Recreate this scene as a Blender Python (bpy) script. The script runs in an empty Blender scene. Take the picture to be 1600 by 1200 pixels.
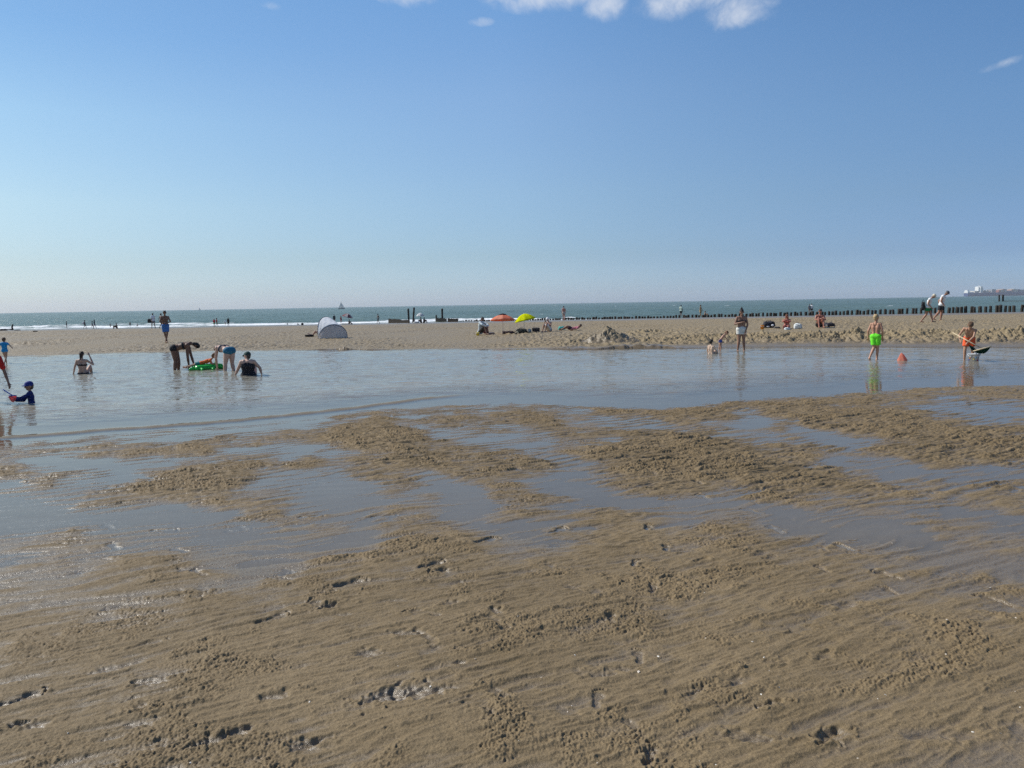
import bpy, bmesh, math, random
import numpy as np
from mathutils import Vector, Matrix
R = math.radians
S = bpy.context.scene
COL = S.collection

# ------------------------------------------------------------------ camera
CAMZ = 1.95
FPX = 1202.0                     # focal length in pixels of the 1600x1200 photograph
PITCH = math.atan(125.0/FPX)
ROLL = R(1.0)
_f = np.array([0, math.cos(PITCH), -math.sin(PITCH)])
_r0 = np.array([1.0, 0, 0]); _u0 = np.array([0, math.sin(PITCH), math.cos(PITCH)])
_r = math.cos(ROLL)*_r0 - math.sin(ROLL)*_u0
_u = math.cos(ROLL)*_u0 + math.sin(ROLL)*_r0
cd = bpy.data.cameras.new('camera'); cam = bpy.data.objects.new('camera', cd); COL.objects.link(cam)
cd.sensor_fit = 'HORIZONTAL'; cd.sensor_width = 36; cd.lens = 36*FPX/1600
cd.clip_start = 0.05; cd.clip_end = 60000
M4 = Matrix(((_r[0], _u[0], -_f[0], 0), (_r[1], _u[1], -_f[1], 0), (_r[2], _u[2], -_f[2], CAMZ), (0, 0, 0, 1)))
cam.matrix_world = M4
S.camera = cam

# ------------------------------------------------------------------ sky, sun, exposure
SUN_EL, SUN_AZ = 43.0, -70.0      # azimuth measured from +Y (view direction) towards +X
W = bpy.data.worlds.new('World'); S.world = W; W.use_nodes = True
nt = W.node_tree; nt.nodes.clear()
def N(nt, t, **k):
    n = nt.nodes.new(t)
    for a, b in k.items(): setattr(n, a, b)
    return n
def math_(nt, op, a, b=None, clamp=False):
    n = N(nt, 'ShaderNodeMath', operation=op, use_clamp=clamp)
    for i, v in enumerate((a, b)):
        if v is None: continue
        if isinstance(v, (int, float)): n.inputs[i].default_value = v
        else: nt.links.new(v, n.inputs[i])
    return n.outputs[0]
sky = N(nt, 'ShaderNodeTexSky', sky_type='NISHITA', sun_disc=False, sun_elevation=R(SUN_EL),
        sun_rotation=R(SUN_AZ), altitude=0, air_density=0.8, dust_density=0.7, ozone_density=4.0)
# the sky of a hazy summer day: clearer blue overhead, paler and whiter towards the sun side
tc = N(nt, 'ShaderNodeTexCoord'); sep = N(nt, 'ShaderNodeSeparateXYZ'); nt.links.new(tc.outputs['Generated'], sep.inputs[0])
def gramp(stops):
    r = N(nt, 'ShaderNodeValToRGB'); e = r.color_ramp.elements
    for i, (p, c) in enumerate(stops):
        el = e[i] if i < 2 else e.new(p)
        el.position = p
        el.color = tuple(v*.5 for v in c)+(1,)
    nt.links.new(sep.outputs[2], r.inputs[0]); return r.outputs[0]
gl_ = gramp([(0, (.84, .97, 1.18)), (1, (.85, 1.1, 1.25)), (.052, (.93, .96, .95)), (.119, (1.20, 1.20, 1.03)), (.215, (1.20, 1.33, 1.18)), (.301, (.92, 1.20, 1.22))])
gm_ = gramp([(0, (.95, 1.13, 1.49)), (1, (.9, 1.2, 1.4)), (.061, (.93, 1.0, 1.05)), (.14, (1.20, 1.24, 1.18)), (.252, (1.38, 1.46, 1.40)), (.349, (1.22, 1.50, 1.54))])
gr_ = gramp([(0, (.84, 1.09, 1.56)), (1, (.85, 1.2, 1.45)), (.052, (.66, .78, 1.06)), (.119, (.80, .90, 1.0)), (.215, (.94, 1.12, 1.19)), (.301, (.96, 1.22, 1.32))])
hx = math_(nt, 'SQRT', math_(nt, 'ADD', math_(nt, 'MULTIPLY', sep.outputs[0], sep.outputs[0]), math_(nt, 'MULTIPLY', sep.outputs[1], sep.outputs[1])))
az = math_(nt, 'DIVIDE', sep.outputs[0], math_(nt, 'MAXIMUM', hx, .001))
fr_ = math_(nt, 'MULTIPLY', az, 1/.553, True); fl_ = math_(nt, 'MULTIPLY', az, -1/.553, True)
def mixw(f, a, b):
    n = N(nt, 'ShaderNodeMixRGB'); nt.links.new(f, n.inputs[0]); nt.links.new(a, n.inputs[1]); nt.links.new(b, n.inputs[2]); return n.outputs[0]
gain = mixw(fl_, mixw(fr_, gm_, gr_), gl_)
hsv = N(nt, 'ShaderNodeVectorMath', operation='MULTIPLY'); nt.links.new(sky.outputs[0], hsv.inputs[0]); nt.links.new(gain, hsv.inputs[1])
hsv2 = N(nt, 'ShaderNodeVectorMath', operation='SCALE'); nt.links.new(hsv.outputs[0], hsv2.inputs[0]); hsv2.inputs['Scale'].default_value = 2.0
hsv = hsv2
bg = N(nt, 'ShaderNodeBackground'); bg.inputs[1].default_value = 0.105
out = N(nt, 'ShaderNodeOutputWorld')
# clouds: noise on a cloud layer (direction projected on a plane), only in a few patches of the sky
zc = math_(nt, 'MAXIMUM', sep.outputs[2], 0.02)
cx_ = math_(nt, 'DIVIDE', sep.outputs[0], zc); cy_ = math_(nt, 'DIVIDE', sep.outputs[1], zc)
comb = N(nt, 'ShaderNodeCombineXYZ'); nt.links.new(cx_, comb.inputs[0]); nt.links.new(cy_, comb.inputs[1])
no = N(nt, 'ShaderNodeTexNoise'); no.inputs['Scale'].default_value = 17.0; no.inputs['Detail'].default_value = 9; no.inputs['Roughness'].default_value = 0.62
no.inputs['Distortion'].default_value = 0.25
nt.links.new(tc.outputs['Generated'], no.inputs['Vector'])
def ray(px, py):
    d = _f + (px-800)/FPX*_r + (600-py)/FPX*_u
    return d
def patch(px, py, wx, wy, amp):
    c = ray(px, py); ex = ray(px+wx, py); ey = ray(px, py-wy)
    c = c[:2]/c[2]; ax = abs(ex[0]/ex[2]-c[0]); ay = abs(ey[1]/ey[2]-c[1])
    a = math_(nt, 'POWER', math_(nt, 'ABSOLUTE', math_(nt, 'DIVIDE', math_(nt, 'SUBTRACT', cx_, float(c[0])), float(ax))), 2.0)
    b = math_(nt, 'POWER', math_(nt, 'ABSOLUTE', math_(nt, 'DIVIDE', math_(nt, 'SUBTRACT', cy_, float(c[1])), float(ay))), 2.0)
    e = math_(nt, 'SUBTRACT', 1.0, math_(nt, 'ADD', a, b), True)
    return math_(nt, 'MULTIPLY', e, amp)
acc = None
for p in [(640, -20, 75, 46, .95), (845, -22, 130, 62, 1.05), (948, 8, 46, 40, .9), (1085, -15, 110, 72, 1.1), (1155, 20, 80, 48, 1.05), (1566, 100, 26, 18, .72), (425, 10, 24, 10, .5), (752, 34, 26, 10, .4)]:
    v = patch(*p); acc = v if acc is None else math_(nt, 'MAXIMUM', acc, v)
cl = math_(nt, 'ADD', acc, math_(nt, 'MULTIPLY', math_(nt, 'SUBTRACT', no.outputs[0], 0.5), 2.6))
cl = math_(nt, 'MULTIPLY', cl, math_(nt, 'MULTIPLY', acc, 6.0, True))
ramp = N(nt, 'ShaderNodeMapRange', interpolation_type='SMOOTHERSTEP'); nt.links.new(cl, ramp.inputs[0])
ramp.inputs[1].default_value = 0.05; ramp.inputs[2].default_value = 1.5; ramp.inputs[4].default_value = 0.80
mixc = N(nt, 'ShaderNodeMixRGB'); nt.links.new(ramp.outputs[0], mixc.inputs[0]); nt.links.new(hsv.outputs[0], mixc.inputs[1])
mixc.inputs[2].default_value = (7.2, 7.6, 8.3, 1)
nt.links.new(mixc.outputs[0], bg.inputs[0]); nt.links.new(bg.outputs[0], out.inputs[0])

sl = bpy.data.lights.new('sun', 'SUN'); sl.energy = 4.8; sl.angle = R(0.55); sl.color = (1, .955, .88)
so = bpy.data.objects.new('sun', sl); COL.objects.link(so)
sd = Vector((math.sin(R(SUN_AZ))*math.cos(R(SUN_EL)), math.cos(R(SUN_AZ))*math.cos(R(SUN_EL)), math.sin(R(SUN_EL))))
so.rotation_euler = sd.to_track_quat('Z', 'Y').to_euler(); so.location = (-30, 20, 40)
S.view_settings.view_transform = 'Standard'; S.view_settings.look = 'None'
S.view_settings.exposure = 0.0; S.view_settings.gamma = 1.0
S.cycles.use_denoising = False; S.cycles.max_bounces = 6; S.cycles.caustics_reflective = False; S.cycles.caustics_refractive = False
S.cycles.transparent_max_bounces = 12

# ------------------------------------------------------------------ pixel helpers (photo pixels -> points)
def horizon(px): return 475 - 0.01746*(px-800)
def at(px, py, z=0.0):
    d = ray(px, py); t = (z-CAMZ)/d[2]; return Vector((d[0]*t, d[1]*t, z))
def at_y(px, py, Y):
    d = ray(px, py); t = Y/d[1]; return Vector((d[0]*t, Y, CAMZ+d[2]*t))
def project(X, Y, Z):
    dx, dy, dz = X, Y, Z-CAMZ
    c = dx*_f[0]+dy*_f[1]+dz*_f[2]; a = dx*_r[0]+dy*_r[1]+dz*_r[2]; b = dx*_u[0]+dy*_u[1]+dz*_u[2]
    c = np.maximum(c, 1e-3)
    return 800+FPX*a/c, 600-FPX*b/c

# ------------------------------------------------------------------ numpy noise
_rng = np.random.RandomState(7)
_P = _rng.permutation(1024).astype(np.int32); _P = np.concatenate([_P, _P])
_G = _rng.rand(1024)*2*np.pi; _GX = np.cos(_G).astype(np.float32); _GY = np.sin(_G).astype(np.float32)
def perlin(x, y, seed=0):
    x = np.asarray(x, np.float32)+seed*17.31; y = np.asarray(y, np.float32)+seed*9.77
    xi = np.floor(x).astype(np.int32); yi = np.floor(y).astype(np.int32)
    xf = x-xi; yf = y-yi
    u = xf*xf*xf*(xf*(xf*6-15)+10); v = yf*yf*yf*(yf*(yf*6-15)+10)
    def g(i, j, fx, fy):
        h = _P[_P[(xi+i) & 1023]+((yi+j) & 1023)]
        return _GX[h]*fx+_GY[h]*fy
    a = g(0, 0, xf, yf); b = g(1, 0, xf-1, yf); c = g(0, 1, xf, yf-1); d = g(1, 1, xf-1, yf-1)
    return (a+u*(b-a))+v*((c+u*(d-c))-(a+u*(b-a)))       # about -0.7..0.7
def fbm(x, y, n=3, seed=0, gain=.5):
    s = 0; a = 1
    for i in range(n):
        s = s+a*perlin(x*2**i, y*2**i, seed+i*3); a *= gain
    return s
def sstep(a, b, x):
    t = np.clip((x-a)/(b-a), 0, 1); return t*t*(3-2*t)

# ------------------------------------------------------------------ materials
def prin(name, col=(.5, .5, .5), rough=.6, spec=.5, **k):
    m = bpy.data.materials.new(name); m.use_nodes = True; t = m.node_tree
    b = t.nodes['Principled BSDF']; b.inputs['Base Color'].default_value = (*col, 1)
    b.inputs['Roughness'].default_value = rough; b.inputs['Specular IOR Level'].default_value = spec
    for a, v in k.items(): b.inputs[a].default_value = v
    return m, t, b
_mats = {}
def M(col, rough=.7, kind='cloth', **k):
    """procedural material: colour with slight mottling and a fine bump"""
    key = (tuple(col), rough, kind)
    if key in _mats: return _mats[key]
    m, t, b = prin(kind, col, rough, .3 if kind != 'skin' else .4, **k)
    n = N(t, 'ShaderNodeTexNoise'); n.inputs['Scale'].default_value = {'cloth': 14, 'skin': 9, 'wood': 6, 'plastic': 4, 'hair': 40}.get(kind, 8)
    n.inputs['Detail'].default_value = 4
    tcn = N(t, 'ShaderNodeTexCoord'); t.links.new(tcn.outputs['Object'], n.inputs['Vector'])
    mr = N(t, 'ShaderNodeMapRange'); t.links.new(n.outputs[0], mr.inputs[0])
    mr.inputs[1].default_value = .3; mr.inputs[2].default_value = .7
    lo = {'skin': .88, 'wood': .55, 'plastic': .95}.get(kind, .82)
    mr.inputs[3].default_value = lo; mr.inputs[4].default_value = 2-lo if lo > .6 else 1.25
    mx = N(t, 'ShaderNodeMixRGB', blend_type='MULTIPLY'); mx.inputs[0].default_value = 1
    mx.inputs[1].default_value = (*col, 1); t.links.new(mr.outputs[0], mx.inputs[2]); t.links.new(mx.outputs[0], b.inputs['Base Color'])
    bp = N(t, 'ShaderNodeBump'); bp.inputs['Strength'].default_value = .35; bp.inputs['Distance'].default_value = .01
    t.links.new(n.outputs[0], bp.inputs['Height']); t.links.new(bp.outputs[0], b.inputs['Normal'])
    if kind == 'skin':
        b.inputs['Subsurface Weight'].default_value = .0
    _mats[key] = m
    return m
def tag(o, label=None, cat=None, group=None, kind=None):
    if label: o['label'] = label
    if cat: o['category'] = cat
    if group: o['group'] = group
    if kind: o['kind'] = kind
    return o
def grid_mesh(name, V, nx, ny, mat, attrs=None, loop=False, smooth=True):
    """V: (ny, nx, 3) array of points -> one mesh object"""
    me = bpy.data.meshes.new(name)
    V = V.reshape(-1, 3).astype(np.float32); me.vertices.add(len(V)); me.vertices.foreach_set('co', V.ravel())
    i = np.arange(ny-1)[:, None]; j = np.arange(nx if loop else nx-1)[None, :]
    j2 = (j+1) % nx
    q = np.stack([i*nx+j, i*nx+j2, (i+1)*nx+j2, (i+1)*nx+j], -1).reshape(-1, 4).astype(np.int32)
    me.loops.add(q.size); me.loops.foreach_set('vertex_index', q.ravel())
    me.polygons.add(len(q)); me.polygons.foreach_set('loop_start', np.arange(len(q), dtype=np.int32)*4)
    me.polygons.foreach_set('loop_total', np.full(len(q), 4, np.int32))
    me.polygons.foreach_set('use_smooth', np.full(len(q), smooth, bool))
    me.update(calc_edges=True)
    for k, a in (attrs or {}).items():
        at_ = me.attributes.new(k, 'FLOAT', 'POINT'); at_.data.foreach_set('value', np.asarray(a, np.float32).ravel())
    me.materials.append(mat)
    o = bpy.data.objects.new(name, me); COL.objects.link(o); return o
# ------------------------------------------------------------------ terrain
SEA = -0.35
def tab(x, pts):
    p = np.array(pts, float); return np.interp(x, p[:, 0], p[:, 1])
_edge = [(-400, 715), (0, 684), (170, 672), (300, 663), (400, 654), (540, 641), (660, 630), (760, 626), (850, 628), (950, 634), (1050, 635), (1130, 626), (1270, 617), (1430, 603), (1600, 598), (2000, 585)]
_far = [(-400, 560), (0, 557), (100, 554), (200, 551), (300, 549), (500, 546.5), (700, 545.5), (800, 545.5), (900, 546), (960, 544), (1050, 543), (1150, 541.5), (1250, 541.5), (1400, 541), (1600, 541), (2000, 540)]
def _y_at(tabl):
    us, ys = [], []
    for px, py in tabl:
        p = at(px, py, 0.0); us.append(p.x/p.y); ys.append(p.y)
    return np.array(us), np.array(ys)
_eu, _ey = _y_at(_edge); _fu, _fy = _y_at(_far)
G0 = (46.0, 69.0); GD = (-0.807, 0.591)      # first post of the groyne and its direction
def groyne_y(u):
    s = (G0[0]-u*G0[1])/(u*GD[1]-GD[0]); return G0[1]+GD[1]*s
def px_of_u(u): return 800+FPX*u
_drops = [(645, 662, 30, 14, 1)]
# foreground relief read from the photo: dry (+) and wet (-) patches as strokes  x0,y0,x1,y1,half width(px across),amount
STROKES = [
 # dry banks
 (1440, 612, 1600, 616, 12, 1.3), (1290, 624, 1420, 622, 10, 1.0), (1140, 632, 1260, 630, 9, 1.0), (1230, 645, 1400, 648, 14, 1.3),
 (940, 641, 1120, 642, 7, 1.3), (1060, 650, 1130, 652, 8, 1.0), (790, 650, 850, 652, 9, 1.0), (840, 664, 900, 676, 11, 1.0), (670, 657, 725, 658, 9, 1.0),
 (560, 662, 625, 672, 18, 1.4), (600, 690, 740, 740, 26, 1.3), (540, 685, 600, 690, 12, 1.0), (790, 715, 850, 735, 20, 1.2), (870, 696, 905, 698, 9, .9),
 (940, 715, 1070, 730, 28, 1.5), (1000, 690, 1060, 700, 14, 1.1), (1060, 690, 1150, 740, 40, 1.2), (1240, 668, 1400, 672, 14, 1.2), (1420, 665, 1600, 690, 28, 1.4),
 (1450, 700, 1600, 712, 22, 1.1), (1250, 700, 1360, 705, 12, 1.0), (1160, 720, 1290, 745, 24, 1.2), (1380, 705, 1460, 712, 10, .8), (1200, 770, 1600, 775, 22, 1.1),
 (165, 700, 310, 702, 16, 1.2), (340, 686, 420, 690, 11, 1.0), (470, 680, 545, 682, 12, 1.0), (0, 706, 70, 706, 16, .9), (0, 742, 120, 742, 14, 1.2),
 (250, 742, 470, 728, 20, 1.5), (140, 790, 250, 770, 18, 1.3), (330, 770, 430, 790, 26, 1.5), (340, 800, 440, 815, 18, 1.1), (610, 735, 640, 850, 34, 1.6), (580, 735, 590, 760, 16, .8),
 (80, 870, 240, 900, 50, 1.4), (830, 800, 990, 830, 20, 1.3), (790, 770, 870, 775, 12, .8), (960, 760, 1060, 765, 12, 1.0), (500, 960, 830, 900, 75, 1.8), (560, 880, 700, 870, 30, 1.0),
 (940, 900, 1200, 890, 50, 1.3), (980, 850, 1180, 840, 26, .9), (1460, 835, 1600, 850, 18, 1.2), (1460, 900, 1600, 870, 14, .7), (1300, 900, 1360, 880, 20, .7), (1060, 980, 1600, 1000, 80, 1.5), (200, 1080, 900, 1080, 120, 1.8),
 (1000, 1100, 1600, 1120, 110, 1.8), (0, 980, 150, 1000, 40, 1.0), (1440, 820, 1470, 840, 14, .6), (1300, 860, 1400, 870, 12, .5), (0, 1120, 300, 1130, 90, 1.5),
 # wet channels
 (0, 700, 560, 655, 5, -.8), (1420, 630, 1590, 650, 18, -1.1), (1120, 658, 1250, 664, 6, -1.4), (1250, 672, 1320, 685, 6, -1.4), (1300, 688, 1430, 696, 8, -1.4), (1310, 722, 1400, 735, 12, -1.4),
 (1400, 738, 1600, 742, 9, -1.1), (1170, 682, 1270, 690, 14, -.9), (630, 655, 665, 665, 8, -1.1), (535, 712, 615, 712, 12, -1.4), (650, 745, 720, 762, 18, -1.4), (865, 730, 900, 770, 26, -1.5),
 (670, 690, 930, 690, 14, -.9), (1020, 668, 1080, 672, 14, -.9), (930, 655, 1000, 665, 10, -.5), (60, 722, 160, 735, 14, -1.2), (110, 745, 170, 745, 9, -1.2), (185, 728, 330, 722, 8, -1.3), (340, 705, 470, 703, 7, -1.0),
 (440, 755, 540, 765, 26, -1.4), (0, 790, 60, 800, 24, -1.4), (30, 815, 360, 800, 13, -1.4), (240, 850, 560, 860, 24, -.8), (345, 900, 450, 890, 14, -1.3), (120, 985, 190, 940, 22, -.9), (0, 850, 60, 900, 30, -.6),
 (555, 770, 560, 830, 26, -1.3), (690, 790, 830, 835, 30, -1.4), (1000, 790, 1070, 815, 18, -1.1), (840, 850, 930, 900, 32, -.9), (880, 900, 930, 1000, 32, -.8), (870, 768, 980, 780, 9, -1.0), (1070, 780, 1230, 795, 13, -1.0),
 (1240, 812, 1430, 835, 18, -1.3), (1380, 845, 1600, 880, 22, -1.2), (1490, 800, 1600, 812, 10, -1.2), (1390, 905, 1460, 905, 16, -.7), (200, 690, 330, 682, 5, -.8), (450, 668, 540, 665, 5, -.6), (750, 712, 780, 720, 10, -.5), (1090, 760, 1180, 765, 10, -.6)]
def relief(px, py):
    F = np.full(px.shape, -.02, np.float32)+.35*sstep(880, 1050, py)-.38*sstep(800, 350, px)*sstep(1080, 900, py)-.22*sstep(930, 820, py)
    for x0, y0, x1, y1, w, a in STROKES:
        dx, dy = (x1-x0), (y1-y0)
        wx = w*2.2                                   # patches are stretched sideways
        X = (px-x0)/wx; Y = (py-y0)/w; DX = dx/wx; DY = dy/w; L = DX*DX+DY*DY+1e-6
        t = np.clip((X*DX+Y*DY)/L, 0, 1)
        d2 = (X-t*DX)**2+(Y-t*DY)**2
        F += a*np.exp(-d2*.75)
    return F
FOOT = []        # footprints / dug spots: photo x, y, length m, width m, angle, depth m, rim
rr = random.Random(5)
for fx, fy, L, Wd, an, dp in [(650, 1108, .34, .13, .2, .026), (600, 1112, .17, .09, .3, .024), (515, 962, .13, .08, 1.0, .038), (692, 905, .14, .09, .4, .035), (775, 975, .12, .08, -.4, .03), (705, 962, .15, .09, .3, .02), (330, 1180, .16, .08, .6, .03), (375, 1165, .14, .07, .6, .03),
     (1300, 1185, .16, .09, .2, .035), (1170, 1185, .2, .1, -.4, .015), (240, 1080, .16, .09, .2, .02), (480, 1190, .16, .09, .3, .025), (60, 1150, .13, .07, .3, .02), (30, 1148, .1, .06, .3, .03), (1290, 1050, .13, .08, .8, .02), (575, 1040, .16, .08, .5, .015), (1210, 1130, .12, .06, .3, .025), (790, 1150, .16, .08, .7, .014),
     (640, 1010, .18, .09, .2, .014), (1150, 1090, .14, .07, 1.3, .012), (1320, 965, .16, .07, .4, .016), (1040, 950, .14, .07, .2, .02), (430, 1110, .14, .08, .3, .02), (840, 1010, .14, .07, .5, .014), (720, 1060, .1, .05, .2, .02)]:
    FOOT.append((fx, fy, L, Wd, an, dp))
for k in range(110):
    fy = 720+480*rr.random()**1.1; fx = rr.uniform(-150, 1750)
    FOOT.append((fx, fy, rr.uniform(.12, .24), rr.uniform(.06, .1), rr.uniform(-1.2, 1.2), rr.uniform(.004, .013)))

PRINTS = []
rq = random.Random(31)
for x0, y0, hd_, n, L, dp in [(-2.4, 3.6, 48, 9, .25, .016), (3.4, 3.3, 118, 10, .24, .016), (.4, 2.9, 75, 8, .19, .017), (-3.6, 6.2, 12, 12, .25, .010), (1.0, 5.0, 28, 11, .17, .010), (5.2, 6.5, 160, 12, .25, .011), (-.6, 4.3, 150, 7, .25, .010), (2.2, 4.6, 95, 7, .18, .010)]:
    a_ = R(hd_); st = L*2.5; x_, y_ = x0, y0
    for i in range(n):
        sd_ = 1 if i % 2 else -1; PRINTS.append((x_-math.sin(a_)*.09*sd_+rq.uniform(-.04, .04), y_+math.cos(a_)*.09*sd_+rq.uniform(-.04, .04), L, a_+rq.uniform(-.2, .2), dp*rq.uniform(.5, 1.15), sd_))
        a_ += rq.uniform(-.12, .12); x_ += math.cos(a_)*st; y_ += math.sin(a_)*st
def fore_height(X, Y, T, u, dE):
    """relief of the foreground above the local water level (metres); dE = distance on the near side of the pool edge"""
    px, py = project(X, Y, T)
    wx = 26*perlin(X*1.1, Y*1.1, 1)+12*perlin(X*3, Y*3, 2); 
    wy = (10*perlin(X*1.1, Y*1.1, 3)+5*perlin(X*3.3, Y*3.3, 4))
    sc = np.clip((py-480)/300, .3, 1.4)
    a0 = X*.914+Y*.407; b0 = Y*.914-X*.407
    F = relief(px+wx*sc*2.2, py+wy*sc*1.3)+.75*perlin(X*2.0, Y*2.4, 38)+.75*perlin(a0*2.4, b0*8, 39)
    # crest direction of the sand ripples
    ca, sa = math.cos(R(24)), math.sin(R(24))
    a = X*ca+Y*sa; b = -X*sa+Y*ca
    w1 = .30*perlin(a*.8, b*.9, 11)+.10*perlin(a*2.2, b*2.6, 12)
    ph = (b+w1)/.215
    rp = np.sin(2*np.pi*ph); rp = np.sign(rp)*np.abs(rp)**.8
    ph2 = (b+w1*.8+.1*perlin(a*3.1, b*3, 13))/.105
    rp2 = np.sin(2*np.pi*ph2)
    am = np.clip(.55+1.1*perlin(a*.9, b*1.2, 14)+.5*perlin(a*2.5, b*4, 15), .05, 1.3)
    am2 = np.clip(.45+1.2*perlin(a*1.6, b*2.2, 16), 0, 1.2)
    near = sstep(9.0, 5.0, Y)
    h = .0085*am*rp*(1-.45*near)+.0035*am2*rp2
    strk = .9*perlin(a*2.6, b*11, 17)+.8*(.28-np.abs(perlin(a*4.2, b*17, 18)))*2+.6*(.25-np.abs(perlin(a*9, b*30, 28)))*1.6   # ragged streaks along the crests
    rag = np.clip(.38+F*.45+.6*perlin(a*1.3, b*1.9, 29), .16, 1.2)
    h += .026*strk*rag*(1-.68*near)
    h += .010*perlin(a*1.0, b*2.4, 19)+.006*perlin(X*2.1, Y*2.6, 20)
    # trampled crumbs: clusters of many sizes, thicker on the crests
    m1 = perlin(X*1.3, Y*1.5, 21)+.55*perlin(X*4.2, Y*4.7, 22)+.30*perlin(X*10, Y*12, 30)
    msk = sstep(.12, .62, m1+.10*np.clip(F, -1, 1.6)+.12*rp*am+.22*(1-near))
    wa = a+.022*perlin(X*16, Y*16, 61)+.010*perlin(X*37, Y*37, 62); wb_ = b+.022*perlin(X*16, Y*16, 63)+.010*perlin(X*37, Y*37, 64)
    v1 = np.clip(.5+1.8*perlin(X*3.1, Y*3.3, 33), 0, 1.2)
    rdg_ = 1-2.6*np.abs(perlin(wa*10, wb_*17, 31)); rdg2 = 1-2.6*np.abs(perlin(wa*23, wb_*35, 23))
    cr = .34*np.clip(rdg_, -.6, 1)*v1+.30*np.clip(rdg2, -.6, 1)*(.5+.6*v1)+.42*perlin(wa*41, wb_*55, 24)+.40*perlin(X*88, Y*92, 25)+.14
    h += msk*(.034*cr-.0055)*np.clip(.4+.6*F, .1, 1.15)*(1-.45*near)
    few = sstep(.40, .56, perlin(X*9, Y*11, 34)+.35*perlin(X*24, Y*27, 35))          # lone crumbs
    h += .0065*few*(.4+1.2*perlin(X*40, Y*44, 36))*np.clip(.5+.5*F, .2, 1)
    h += .0014*fbm(X*30, Y*34, 2, 26)+.0012*perlin(X*95, Y*100, 37)
    h += .0052*np.clip(F, -2.2, 2.4)+.0006
    # footprints
    for fx, fy, L, Wd, an, dp in FOOT:
        p = at(fx, fy, .07)
        if p.y > 14: continue
        m = (np.abs(X-p.x) < L*1.3) & (np.abs(Y-p.y) < L*1.3)
        if not m.any(): continue
        dx = X[m]-p.x; dy = Y[m]-p.y
        q = (dx*math.cos(an)+dy*math.sin(an))/(L*.5); r_ = (-dx*math.sin(an)+dy*math.cos(an))/(Wd*.5)
        rad = np.sqrt(q*q+r_*r_*(1+.35*q))*(1+.9*perlin(dx*14, dy*17, int(fx) % 7)+.5*perlin(dx*33, dy*40, 4))
        dp = dp*.62
        pit = -dp*sstep(1.15, .35, rad)*(.7+.9*perlin(dx*19, dy*23, 9)+.5)
        rim = dp*.32*np.exp(-((rad-1.25)/.26)**2)*np.clip(.45+1.5*perlin(dx*14, dy*14, 3)+.9*np.abs(perlin(dx*50, dy*50, 5)), 0, 1.4)
        h[m] += pit+rim
    # bare footprints in walking trails: heel, ball and toes pressed in, sand pushed up round them
    for fx, fy, L, an, dp, side in PRINTS:
        m = (np.abs(X-fx) < L) & (np.abs(Y-fy) < L)
        if not m.any(): continue
        dx = X[m]-fx; dy = Y[m]-fy; wob = .10*perlin(dx*30, dy*30, int(fx*7) % 9)
        q = (dx*math.cos(an)+dy*math.sin(an))/L; r_ = (-dx*math.sin(an)+dy*math.cos(an))/L*side
        def blob(a0, b0, ra, rb): return np.sqrt(((q-a0)/ra)**2+((r_-b0)/rb)**2)+wob
        d = np.minimum(np.minimum(blob(-.33, 0, .17, .125), blob(.16, .0, .20, .19)), blob(-.08, .035, .28, .10))
        for i, (ta, tb, tr) in enumerate(((.44, -.11, .065), (.45, -.03, .045), (.42, .04, .04), (.38, .095, .038), (.33, .145, .035))): d = np.minimum(d, blob(ta, tb, tr, tr))
        h[m] += -dp*sstep(1.05, .55, d)+dp*.24*np.exp(-((d-1.4)/.34)**2)*np.clip(.7+1.2*perlin(dx*20, dy*20, 4), 0, 1.5)
    return h, F

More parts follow.
